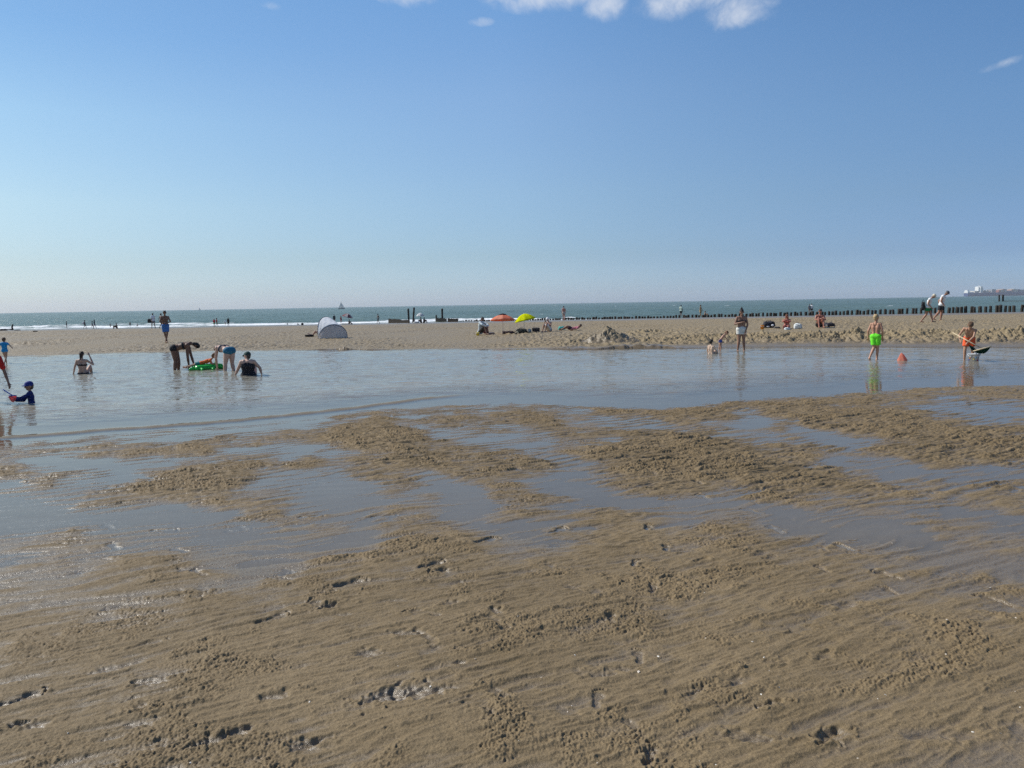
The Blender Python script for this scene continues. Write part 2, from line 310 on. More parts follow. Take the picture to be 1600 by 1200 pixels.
def terrain(X, Y):
    """height, wetness and sand type for points on the beach (numpy arrays)"""
    Yc = np.maximum(Y, .3); u = np.clip(X/Yc, -1.4, 1.4); pxu = px_of_u(u)
    Ye = np.interp(u, _eu, _ey)+.5*perlin(X*.35, Y*.1, 31)
    Yf = np.interp(u, _fu, _fy)+.7*perlin(X*.4, Y*.12, 32)+.25*perlin(X*1.5, Y*.5, 33)
    T = .0125*np.clip(Ye-Y, 0, 16); T = T*sstep(0, 1.2, Ye-Y)
    s = sstep(620, 1330, pxu)
    z = np.zeros_like(X); wet = np.zeros_like(X); typ = np.zeros_like(X)
    # ---- foreground
    m = Y < Ye+4
    h, F = fore_height(X[m], Y[m], T[m], u[m], (Ye-Y)[m])
    k = sstep(-.1, .9, (Ye-Y)[m])
    hf = h*(.35+.65*k)-.012*(1-k)
    z[m] = T[m]+hf
    Fm = np.zeros_like(X); Fm[m] = F; hh = np.zeros_like(X)-.1; hh[m] = hf
    # ---- pool bed
    dpt = .05+tab(pxu, [(-400, .42), (500, .34), (900, .22), (1250, .11), (1600, .10)])
    bed = -.012-dpt*sstep(0, 9, Y-Ye)
    bed = np.maximum(bed, -.10*np.clip(Yf-Y, 0, 9)-.0)
    pm = Y >= Ye
    kk = sstep(0, 2.0, (Y-Ye))
    z = np.where(pm, z*(1-kk)+bed*kk, z)
    # ---- sand bar
    zb = .03+.30*s; bw = 4.5-1.2*s
    zc = .08+.42*s
    YgL = 106.0+0*u; Yg = np.where(pxu < 760, YgL, np.minimum(groyne_y(np.clip(u, -.03, 1.2)), 106))
    zg = CAMZ-26*Yg/FPX; zh = CAMZ-28.2*(.86*Yg)/FPX
    tb = np.clip((Y-Yf)/bw, 0, 1)
    bank = zb*np.where(s > .3, sstep(0, 1, tb), tb)
    t2 = np.clip((Y-Yf-bw)/np.maximum(46-Yf-bw, 1), 0, 1)
    bar = bank+(zc-zb)*t2
    t3 = np.clip((Y-46)/np.maximum(.86*Yg-46, 1), 0, 1)
    bar = np.where(Y > 46, zc+(zh-zc)*t3, bar)
    t4 = np.clip((Y-.86*Yg)/(.14*Yg), 0, 1)
    bar = np.where(Y > .86*Yg, zh+(zg-zh)*t4, bar)
    bar = np.where(Y > Yg, zg-.05*(Y-Yg), bar); bar = np.maximum(bar, -4.5)
    # lumps of dry trampled sand
    rough = sstep(0.3, 2.2, Y-Yf)*sstep(.90, .72, Y/Yg)
    lump = .06*perlin(X*1.3, Y*.8, 41)+.13*(np.abs(perlin(X*3.0, Y*1.6, 42))-.15)+.07*perlin(X*6, Y*3.2, 43)+.03*perlin(X*13, Y*7, 40)
    lump = lump*np.clip(.62+1.5*perlin(X*.16, Y*.10, 59)+.5*perlin(X*.5, Y*.3, 60), .15, 1.35)
    bk = s*np.exp(-((Y-Yf-2.6)/2.2)**2)
    cl = np.abs(perlin(X*1.8, Y*1.5, 44)); cl2 = np.abs(perlin(X*4.1, Y*3.6, 45))
    lump2 = (.40*(cl-.12)+.30*(cl2-.12)+.16*(np.abs(perlin(X*8.5+Y*2, Y*7, 46))-.12)+.08*perlin(X*17, Y*13, 56))*(.7+.9*perlin(X*.45, Y*.45, 57)+.3)
    bar = bar+rough*lump*(.85+.15*s)+bk*sstep(.7, 1.5, Y-Yf)*lump2+.01*perlin(X*.3, Y*.2, 47)*(Y > Yf+.5)
    # dug heaps along the far edge of the pool (photo x, y, radius, height)
    for hx, hy, rd, ht in [(530, 545.5, .5, .16), (500, 545, .45, .03), (570, 546, .7, .05), (885, 541, .8, .10), (52, 540, 1.0, .12), (92, 539, .9, .06), (20, 541, 1.1, .08), (30, 538, 1.2, .07), (1000, 541, 1.4, .10), (930, 538, 1.5, .14), (1010, 528, 1.2, .18), (335, 516, 1.0, .08)]:
        p = at(hx, hy, .05); m2 = (np.abs(X-p.x) < rd*3.2) & (np.abs(Y-p.y) < rd*4)
        if m2.any():
            dx = (X[m2]-p.x)/rd; dy = (Y[m2]-p.y)/(rd*1.3)
            bar[m2] += ht*np.exp(-(dx*dx+dy*dy))*(1.0+1.6*np.abs(perlin(dx*2.2, dy*2.2, 6))-.3+.8*perlin(dx*6, dy*6, 8))
    z = np.where(Y > Yf, np.where(bar < .004, bar, bar), z)
    # ---- attributes
    wet = np.where(Y < Ye+1, sstep(.016, -.002, hh)*.9+.1, 1.0)
    wb = np.maximum(sstep(.5+2.2*s, -.2, Y-Yf-.6*perlin(X*.9, Y*.7, 48)), sstep(.80, .90, Y/Yg+.02*perlin(X*.12, Y*.2, 49))*.8)
    wb = np.maximum(wb, .30*(1-s)+.15*perlin(X*.25, Y*.12, 58))
    wet = np.where(Y > Yf, wb, wet)
    typ = sstep(-.3, .3, Y-Yf)
    return z, wet, typ, Ye, Yf, Yg
# polar grid round the photographer
ang = np.concatenate([np.linspace(-180, -60, 50)[:-1], np.linspace(-60, -38.5, 90)[:-1], np.linspace(-38.5, 38.5, 1350), np.linspace(38.5, 60, 90)[1:], np.linspace(60, 180, 50)[1:-1]])
ang = R(1)*ang
rad = [.35]
while rad[-1] < 6000:
    r = rad[-1]
    d = .05 if r < 2.2 else (.0016*r if r < 17 else (.0022*r if r < 27 else .0014*r if r < 42 else (.005*r if r < 112 else .08*r)))
    rad.append(r+d)
rad = np.array(rad)
A, RR = np.meshgrid(ang, rad)
# rings widen outside the fine fan
X = RR*np.sin(A); Y = RR*np.cos(A)
XX, YY = X.ravel(), Y.ravel()
Z = np.zeros(XX.shape); WET = np.ones(XX.shape)*.5; TYP = np.zeros(XX.shape)
sel = (YY > .2) & (RR.ravel() < 400)
z_, w_, t_, _, _, _ = terrain(XX[sel], YY[sel])
Z[sel] = z_; WET[sel] = w_; TYP[sel] = t_
beh = YY <= .2
Z[beh] = .155+.012*perlin(XX[beh]*.8, YY[beh]*.8, 3)+.5*sstep(8, 60, np.abs(YY[beh]))*sstep(0, 30, -YY[beh])
far_ = (RR.ravel() >= 400); Z[far_ & (YY > -.2)] = -4.5
V = np.stack([XX, YY, Z], -1)
# --- sand material
m_sand, t, b = prin('sand', (.3, .24, .17), .7, .5)
L = t.links.new
geo = N(t, 'ShaderNodeNewGeometry')
aw = N(t, 'ShaderNodeAttribute', attribute_name='wet'); at_ = N(t, 'ShaderNodeAttribute', attribute_name='typ')
def noise(t, vec, sc, det=3, ro=.55):
    n = N(t, 'ShaderNodeTexNoise'); n.inputs['Scale'].default_value = sc; n.inputs['Detail'].default_value = det; n.inputs['Roughness'].default_value = ro
    t.links.new(vec, n.inputs['Vector']); return n.outputs[0]
def mrange(t, v, a, b_, c=0, d=1):
    n = N(t, 'ShaderNodeMapRange'); t.links.new(v, n.inputs[0])
    for i, x in enumerate((a, b_, c, d)): n.inputs[i+1].default_value = x
    return n.outputs[0]
def mixc_(t, f, a, b_, bt='MIX'):
    n = N(t, 'ShaderNodeMixRGB', blend_type=bt)
    for i, x in enumerate((f, a, b_)):
        if isinstance(x, (int, float)): n.inputs[i].default_value = x
        elif isinstance(x, tuple): n.inputs[i].default_value = (*x, 1)
        else: t.links.new(x, n.inputs[i])
    return n.outputs[0]
pos = geo.outputs['Position']
fine = noise(t, pos, 260, 3, .7); mid = noise(t, pos, 22, 4, .6); big = noise(t, pos, 1.3, 3)
fore = mixc_(t, mrange(t, aw.outputs['Fac'], .05, .95), (.228, .166, .092), (.168, .126, .078))
fore = mixc_(t, mrange(t, big, .3, .7), fore, (.180, .130, .070))
dry = mixc_(t, mrange(t, mid, .3, .7), (.335, .262, .158), (.225, .172, .102))
barc = mixc_(t, aw.outputs['Fac'], dry, (.170, .130, .080))
col = mixc_(t, at_.outputs['Fac'], fore, barc)
spk = math_(t, 'MULTIPLY', mrange(t, fine, .30, .72, .55, 1.45), mrange(t, noise(t, pos, 95, 2, .6), .3, .7, .86, 1.14))
col = mixc_(t, 1.0, col, spk, 'MULTIPLY')
L(col, b.inputs['Base Color'])
vor = N(t, 'ShaderNodeTexVoronoi'); vor.inputs['Scale'].default_value = 150; L(pos, vor.inputs['Vector'])
hgt = math_(t, 'ADD', math_(t, 'MULTIPLY', fine, .0030), math_(t, 'MULTIPLY', mid, .006))
hgt = math_(t, 'ADD', hgt, math_(t, 'MULTIPLY', noise(t, pos, 75, 3), .0042))
drylump = math_(t, 'MULTIPLY', math_(t, 'MULTIPLY', noise(t, pos, 5.5, 4, .62), .16), math_(t, 'MULTIPLY', at_.outputs['Fac'], math_(t, 'SUBTRACT', 1.0, aw.outputs['Fac'])))
hgt = math_(t, 'ADD', hgt, drylump)
bp = N(t, 'ShaderNodeBump'); bp.inputs['Distance'].default_value = 1.0; bp.inputs['Strength'].default_value = .8
L(hgt, bp.inputs['Height']); L(bp.outputs[0], b.inputs['Normal'])
L(mrange(t, aw.outputs['Fac'], .15, .9, .60, .30), b.inputs['Roughness'])
L(mrange(t, aw.outputs['Fac'], .15, .9, .12, .62), b.inputs['Specular IOR Level'])
ground = grid_mesh('ground', V, len(ang), len(rad), m_sand, {'wet': WET, 'typ': TYP}, loop=True)
# close the hole under the photographer
bm = bmesh.new(); vs = [bm.verts.new(V[i]) for i in range(len(ang))]; cvx = bm.verts.new((0, 0, .155))
ground['kind'] = 'structure'
me = ground.data
bm.free()
tag(ground, 'wide tidal beach of brown wet sand with a paler sand bar', 'beach', kind='structure')
def gz(x, y):
    z_, *_ = terrain(np.array([float(x)]), np.array([float(y)])); return float(z_[0])

# ------------------------------------------------------------------ pool and film water
angw = R(1)*np.linspace(-72, 72, 700); radw = np.exp(np.linspace(math.log(1.6), math.log(41), 620))
A, RR = np.meshgrid(angw, radw); X = (RR*np.sin(A)).ravel(); Y = (RR*np.cos(A)).ravel()
zg_, wt_, _, Ye, Yf, _ = terrain(X, Y)
T = .0125*np.clip(Ye-Y, 0, 16)*sstep(0, 1.2, Ye-Y)
px, py = project(X, Y, T)
rl = np.interp(px, [0, 34, 169, 304, 405, 540, 658, 719, 800], [684.5, 683, 672, 663, 654, 639.5, 624, 618, 612])+1.2*perlin(px*.02, py*0, 3)
rdg = np.exp(-((py-rl)/1.7)**2)*sstep(760, 640, px)*(.75+.5*perlin(px*.05, py*0, 5))
Zw = T-.045*sstep(5.8, 3.6, Y)+.030*rdg
chop = sstep(.5, 3.5, Y-Ye)*sstep(0, 1.5, Yf-Y)*(1-.45*sstep(800, 1300, px))
Zw += chop*(.045*perlin(X*.7+Y*.3, Y*1.4, 51)+.024*perlin(X*1.7, Y*3.0, 52)+.008*perlin(X*5, Y*6, 53))
depth = np.clip(Zw-zg_, 0, 1)
m_w = bpy.data.materials.new('pool_water'); m_w.use_nodes = True; t = m_w.node_tree; t.nodes.clear(); L = t.links.new
o_ = N(t, 'ShaderNodeOutputMaterial'); ad = N(t, 'ShaderNodeAttribute', attribute_name='depth'); ac = N(t, 'ShaderNodeAttribute', attribute_name='chop')
geo = N(t, 'ShaderNodeNewGeometry'); mp = N(t, 'ShaderNodeMapping'); mp.inputs['Scale'].default_value = (.6, 1.3, 1); mp.inputs['Rotation'].default_value = (0, 0, R(-10)); L(geo.outputs['Position'], mp.inputs['Vector'])
n1 = noise(t, mp.outputs[0], 2.4, 3, .5); n2 = noise(t, mp.outputs[0], 7, 2, .5); n3 = noise(t, mp.outputs[0], 40, 2, .5)
hh = math_(t, 'ADD', math_(t, 'MULTIPLY', n1, .075), math_(t, 'ADD', math_(t, 'MULTIPLY', n2, .012), math_(t, 'MULTIPLY', n3, .0008)))
hh = math_(t, 'MULTIPLY', hh, math_(t, 'ADD', math_(t, 'MULTIPLY', ac.outputs['Fac'], 1.0), .05))
bp = N(t, 'ShaderNodeBump'); bp.inputs['Distance'].default_value = 1.0; bp.inputs['Strength'].default_value = 1.0; L(hh, bp.inputs['Height'])
fr = N(t, 'ShaderNodeFresnel'); fr.inputs['IOR'].default_value = 1.333; L(bp.outputs[0], fr.inputs['Normal'])
gl = N(t, 'ShaderNodeBsdfGlossy'); gl.inputs['Roughness'].default_value = .05; L(bp.outputs[0], gl.inputs['Normal'])
tr = N(t, 'ShaderNodeBsdfTransparent'); tr.inputs[0].default_value = (.93, .95, .95, 1)
df = N(t, 'ShaderNodeBsdfDiffuse'); L(mixc_(t, mrange(t, ad.outputs['Fac'], .02, .2), (.39, .325, .235), (.29, .275, .225)), df.inputs[0])
body = N(t, 'ShaderNodeMixShader'); L(mrange(t, ad.outputs['Fac'], .0, .16, .16, .93), body.inputs[0]); L(tr.outputs[0], body.inputs[1]); L(df.outputs[0], body.inputs[2])
mx = N(t, 'ShaderNodeMixShader'); L(math_(t, 'MULTIPLY', fr.outputs[0], mrange(t, N(t, 'ShaderNodeAttribute', attribute_name='silt_face_tint').outputs['Fac'], .1, .7, 1, .3)), mx.inputs[0]); bd2 = N(t, 'ShaderNodeMixShader'); sa = N(t, 'ShaderNodeAttribute', attribute_name='silt_face_tint'); sdf = N(t, 'ShaderNodeBsdfDiffuse'); sdf.inputs[0].default_value = (.19, .15, .10, 1); L(mrange(t, sa.outputs['Fac'], .1, .7, 0, .9), bd2.inputs[0]); L(body.outputs[0], bd2.inputs[1]); L(sdf.outputs[0], bd2.inputs[2]); L(bd2.outputs[0], mx.inputs[1]); L(gl.outputs[0], mx.inputs[2]); L(mx.outputs[0], o_.inputs[0])  # silt brown on the ridge; its face's weaker sky reflection is painted in too
water = grid_mesh('pool_water', np.stack([X, Y, Zw], -1), len(angw), len(radw), m_w, {'depth': depth, 'chop': chop, 'silt_face_tint': np.clip(rdg*1.3, 0, 1)})
tag(water, 'shallow tidal pool between the wet foreground sand and the sand bar', 'water', kind='structure')

# ------------------------------------------------------------------ sea
angs = R(1)*np.concatenate([np.linspace(-89, -40, 40)[:-1], np.linspace(-40, 40, 900), np.linspace(40, 89, 40)[1:]])
rads = [60.0]
while rads[-1] < 6000: rads.append(rads[-1]+(.0045*rads[-1] if rads[-1] < 420 else .05*rads[-1]))
rads = np.array(rads); A, RR = np.meshgrid(angs, rads); X = (RR*np.sin(A)).ravel(); Y = (RR*np.cos(A)).ravel()
zt, _, _, _, _, Yg = terrain(X, np.minimum(Y, 300))
dsh = Y-Yg                                      # distance out from the shore
warp = 6*perlin(X*.03, Y*.03, 61)+2.5*perlin(X*.1, Y*.06, 62)
am = sstep(400, 250, Y)
wv = am*(.10*np.sin((Y*.97+X*.2+warp*1.2)/1.05)*(.6+perlin(X*.06, Y*.05, 63))+.06*perlin(X*.35, Y*.8, 64)+.05*perlin(X*.9, Y*1.6, 65))
br = 0
for c, wd, hgt_ in [(7, 2.2, .30), (15, 2.5, .25), (30, 2.0, .16)]:
    gap = sstep(-.18, .15, perlin(X*.035+c, Y*.01, 66+int(c)))
    br = br+hgt_*np.exp(-((dsh-c-warp*.45)/wd)**2)*(.35+.65*gap)
Zs = SEA+wv*(.4+.6*sstep(3, 30, dsh))+br
foam = (1.0+.7*perlin(X*.045, Y*.01, 77))*np.exp(-((dsh-4-warp*.3)/6.5)**2)+.75*sstep(-.15, .2, perlin(X*.05, Y*.02, 71))*np.exp(-((dsh-15-warp*.4)/3.0)**2)+.45*sstep(.0, .3, perlin(X*.06, Y*.02, 72))*np.exp(-((dsh-31-warp*.5)/2.2)**2)
foam = foam*(.75+.7*perlin(X*.12, Y*.3, 73))
foam += .75*sstep(.52, .62, perlin(X*.16, Y*.045, 74)+.25*perlin(X*.5, Y*.2, 75))*(dsh > 25)*(Y < 900)
m_s, t, b = prin('sea_water', (.03, .085, .085), .3, .22, IOR=1.333); L = t.links.new
geo = N(t, 'ShaderNodeNewGeometry'); af = N(t, 'ShaderNodeAttribute', attribute_name='foam')
mp = N(t, 'ShaderNodeMapping'); mp.inputs['Scale'].default_value = (.45, 1, 1); mp.inputs['Rotation'].default_value = (0, 0, R(-8)); L(geo.outputs['Position'], mp.inputs['Vector'])
n1 = noise(t, mp.outputs[0], .28, 5, .6); n2 = noise(t, mp.outputs[0], 1.6, 4, .6)
h = math_(t, 'ADD', math_(t, 'MULTIPLY', n1, 1.5), math_(t, 'MULTIPLY', n2, .32))
bp = N(t, 'ShaderNodeBump'); bp.inputs['Distance'].default_value = 1.0; bp.inputs['Strength'].default_value = 1.0; L(h, bp.inputs['Height']); L(bp.outputs[0], b.inputs['Normal'])
fn = noise(t, mp.outputs[0], 1.1, 5, .7)
ff = mrange(t, math_(t, 'ADD', af.outputs['Fac'], math_(t, 'MULTIPLY', math_(t, 'SUBTRACT', fn, .5), 1.6)), .38, .62)
patch_ = noise(t, mp.outputs[0], .018, 3, .5)
base = mixc_(t, mrange(t, patch_, .35, .65), (.070, .112, .085), (.105, .150, .115))
L(mixc_(t, ff, base, (.82, .84, .84)), b.inputs['Base Color'])
L(mrange(t, ff, 0, 1, .28, .8), b.inputs['Roughness'])
sea = grid_mesh('sea_water', np.stack([X, Y, Zs], -1), len(angs), len(rads), m_s, {'foam': foam})
tag(sea, 'green blue sea with white surf breaking along the sand bar', 'sea', kind='structure')
# ------------------------------------------------------------------ builders
def hit(px, py):
    """where the ray through a photo pixel meets the sand bar, else the sea"""
    d = ray(px, py); Ys = np.linspace(31, 108, 900); t = Ys/d[1]
    Xs = d[0]*t; Zs = CAMZ+d[2]*t
    s = sstep(620, 1330, px)
    u = Xs/Ys; Yg = np.where(px < 760, 106.0, np.minimum(groyne_y(np.clip(u, -.03, 1.2)), 106))
    zc = .08+.42*s; zb = .03+.30*s; Yf = np.interp(u, _fu, _fy); bw = 4.5-1.2*s
    zg = CAMZ-26*Yg/FPX; zh = CAMZ-28.2*(.86*Yg)/FPX
    z = np.where(Ys < 46, zb*np.clip((Ys-Yf)/bw, 0, 1)+(zc-zb)*np.clip((Ys-Yf-bw)/(46-Yf-bw), 0, 1), np.where(Ys < .86*Yg, zc+(zh-zc)*(Ys-46)/(.86*Yg-46), zh+(zg-zh)*(Ys-.86*Yg)/(.14*Yg)))
    z = np.where(Ys > Yg, -9, z)
    below = np.nonzero((Zs <= z) & (Ys > Yf))[0]
    if len(below) == 0: return at(px, py, SEA)
    i = below[0]; return Vector((float(Xs[i]), float(Ys[i]), gz(Xs[i], Ys[i])))
def empty(name, loc, rz=0.0):
    o = bpy.data.objects.new(name, None); o.empty_display_size = .2; COL.objects.link(o); o.location = loc; o.rotation_euler = (0, 0, rz); return o
def mesh_obj(name, verts, faces, mat, parent=None, smooth=True, loc=None):
    me = bpy.data.meshes.new(name); me.from_pydata([tuple(v) for v in verts], [], faces); me.update()
    for p in me.polygons: p.use_smooth = smooth
    if mat: me.materials.append(mat)
    o = bpy.data.objects.new(name, me); COL.objects.link(o)
    if parent: o.parent = parent
    if loc is not None: o.location = loc
    return o
class MB:
    """collects simple closed shapes into one mesh"""
    def __init__(s): s.v = []; s.f = []
    def add(s, v, f):
        n = len(s.v); s.v += [tuple(x) for x in v]; s.f += [tuple(i+n for i in q) for q in f]; return s
    def box(s, c, d, rz=0, taper=1.0):
        cx, cy, cz = c; a, b, h = d[0]/2, d[1]/2, d[2]/2; V = []
        for z, k in ((-h, 1), (h, taper)):
            for x, y in ((-a, -b), (a, -b), (a, b), (-a, b)):
                x, y = x*k, y*k; V.append((cx+x*math.cos(rz)-y*math.sin(rz), cy+x*math.sin(rz)+y*math.cos(rz), cz+z))
        return s.add(V, [(3, 2, 1, 0), (4, 5, 6, 7), (0, 1, 5, 4), (1, 2, 6, 5), (2, 3, 7, 6), (3, 0, 4, 7)])
    def cap(s, a, b, ra, rb, n=14, flat=1.0):
        """capsule with tapering radius"""
        a = Vector(a); b = Vector(b); d = b-a; L = d.length
        if L < 1e-5: d = Vector((0, 0, 1)); L = 0
        q = d.to_track_quat('Z', 'Y') if L > 0 else None
        ps = [(-math.pi/2+math.pi/2*i/4) for i in range(5)]; V = []; rings = []
        prof = [(math.sin(p)*ra, math.cos(p)*ra) for p in ps[1:]]+[(L+math.sin(-p)*rb, math.cos(p)*rb) for p in ps[::-1][:-1]]
        for z, r in prof:
            rings.append(len(V))
            for k in range(n):
                p = Vector((r*math.cos(2*math.pi*k/n), r*math.sin(2*math.pi*k/n)*flat, z))
                if q: p = q @ p
                V.append(a+p)
        e0 = Vector((0, 0, -ra)); e1 = Vector((0, 0, L+rb))
        if q: e0 = q @ e0; e1 = q @ e1
        V += [a+e0, a+e1]; F = []
        for i in range(len(rings)-1):
            for k in range(n):
                k2 = (k+1) % n; F.append((rings[i]+k, rings[i]+k2, rings[i+1]+k2, rings[i+1]+k))
        for k in range(n):
            k2 = (k+1) % n; F.append((len(V)-2, rings[0]+k2, rings[0]+k)); F.append((len(V)-1, rings[-1]+k, rings[-1]+k2))
        return s.add(V, F)
    def cyl(s, a, b, ra, rb=None, n=12):
        rb = ra if rb is None else rb; a = Vector(a); b = Vector(b); q = (b-a).to_track_quat('Z', 'Y'); V = []
        for p, r in ((a, ra), (b, rb)):
            for k in range(n): V.append(p+q @ Vector((r*math.cos(2*math.pi*k/n), r*math.sin(2*math.pi*k/n), 0)))
        F = [(k, (k+1) % n, n+(k+1) % n, n+k) for k in range(n)]+[tuple(range(n))[::-1], tuple(range(n, 2*n))]
        return s.add(V, F)
    def obj(s, name, mat, parent=None, smooth=True, loc=None): return mesh_obj(name, s.v, s.f, mat, parent, smooth, loc)
_dg = None
def fuse(mb, name, mat, parent, voxel, it=2, loc=None):
    """melts the collected shapes into ONE continuous skin"""
    o = mb.obj(name, mat, None, True)
    m = o.modifiers.new('r', 'REMESH'); m.mode = 'VOXEL'; m.voxel_size = voxel; m.use_smooth_shade = True
    sm = o.modifiers.new('s', 'SMOOTH'); sm.iterations = it; sm.factor = .5
    dg = bpy.context.evaluated_depsgraph_get(); dg.update()
    me = bpy.data.meshes.new_from_object(o.evaluated_get(dg)); me.name = name
    old = o.data; o.modifiers.clear(); o.data = me; bpy.data.meshes.remove(old)
    me.materials.clear(); me.materials.append(mat)
    for p in me.polygons: p.use_smooth = True
    if parent: o.parent = parent
    if loc is not None: o.location = loc
    return o

# ---- people.  body frame: front = -y, a = +x side, b = -x side, heights for a 1.75 m adult
BASE = dict(head=(0, -.02, 1.62), neck=(0, 0, 1.46), sha=(.175, 0, 1.40), shb=(-.175, 0, 1.40), ela=(.235, .03, 1.12), elb=(-.235, .03, 1.12), haa=(.25, -.04, .88), hab=(-.25, -.04, .88),
            hia=(.085, 0, .92), hib=(-.085, 0, .92), kna=(.095, -.02, .49), knb=(-.095, -.02, .49), ana=(.10, .03, .08), anb=(-.10, .03, .08), toa=(.12, -.15, .03), tob=(-.12, -.15, .03))
POSES = dict(
 stand={},
 walk=dict(kna=(.095, -.16, .50), ana=(.09, -.26, .09), toa=(.10, -.42, .06), knb=(-.09, .06, .48), anb=(-.09, .30, .13), tob=(-.09, .17, .03), ela=(.22, .14, 1.14), haa=(.22, .12, .90), elb=(-.22, -.08, 1.13), hab=(-.21, -.25, .95)),
 bend=dict(hia=(.09, .14, .90), hib=(-.09, .14, .90), neck=(0, -.34, 1.04), head=(0, -.50, .98), sha=(.17, -.28, 1.0), shb=(-.17, -.28, 1.0), ela=(.19, -.33, .72), elb=(-.19, -.31, .72), haa=(.14, -.38, .48), hab=(-.14, -.36, .48), kna=(.11, .04, .48), knb=(-.11, .10, .48), ana=(.12, .06, .08), anb=(-.12, .16, .08), toa=(.14, -.12, .03), tob=(-.14, -.02, .03)),
 sit=dict(hia=(.09, .1, .13), hib=(-.09, .1, .13), neck=(0, .06, .66), head=(0, .0, .83), sha=(.175, .04, .60), shb=(-.175, .04, .60), kna=(.12, -.33, .50), knb=(-.12, -.33, .50), ana=(.11, -.50, .08), anb=(-.11, -.50, .08), toa=(.12, -.68, .03), tob=(-.12, -.68, .03), ela=(.25, -.12, .40), elb=(-.25, -.12, .40), haa=(.08, -.34, .46), hab=(-.08, -.36, .44)),
 flat=dict(hia=(.09, .1, .13), hib=(-.09, .1, .13), neck=(0, .12, .64), head=(0, .08, .81), sha=(.175, .10, .58), shb=(-.175, .10, .58), kna=(.12, -.36, .14), knb=(-.12, -.36, .14), ana=(.12, -.80, .07), anb=(-.12, -.80, .07), toa=(.13, -.85, .2), tob=(-.13, -.85, .2), ela=(.26, .16, .32), elb=(-.26, .16, .32), haa=(.28, .22, .05), hab=(-.28, .22, .05)),
 lie=dict(hia=(.1, .0, .13), hib=(-.1, .0, .13), neck=(0, .52, .20), head=(0, .70, .25), sha=(.19, .46, .17), shb=(-.19, .46, .17), kna=(.12, -.38, .22), knb=(-.10, -.42, .10), ana=(.12, -.78, .08), anb=(-.12, -.84, .08), toa=(.14, -.86, .2), tob=(-.13, -.9, .18), ela=(.30, .28, .10), elb=(-.30, .28, .10), haa=(.30, .02, .10), hab=(-.28, .02, .10)),
)
def skinm(c): return M(c, .55, 'skin')
TAN = (.42, .235, .15); FAIR = (.56, .36, .26); DARK = (.20, .105, .065); RED = (.50, .25, .18)
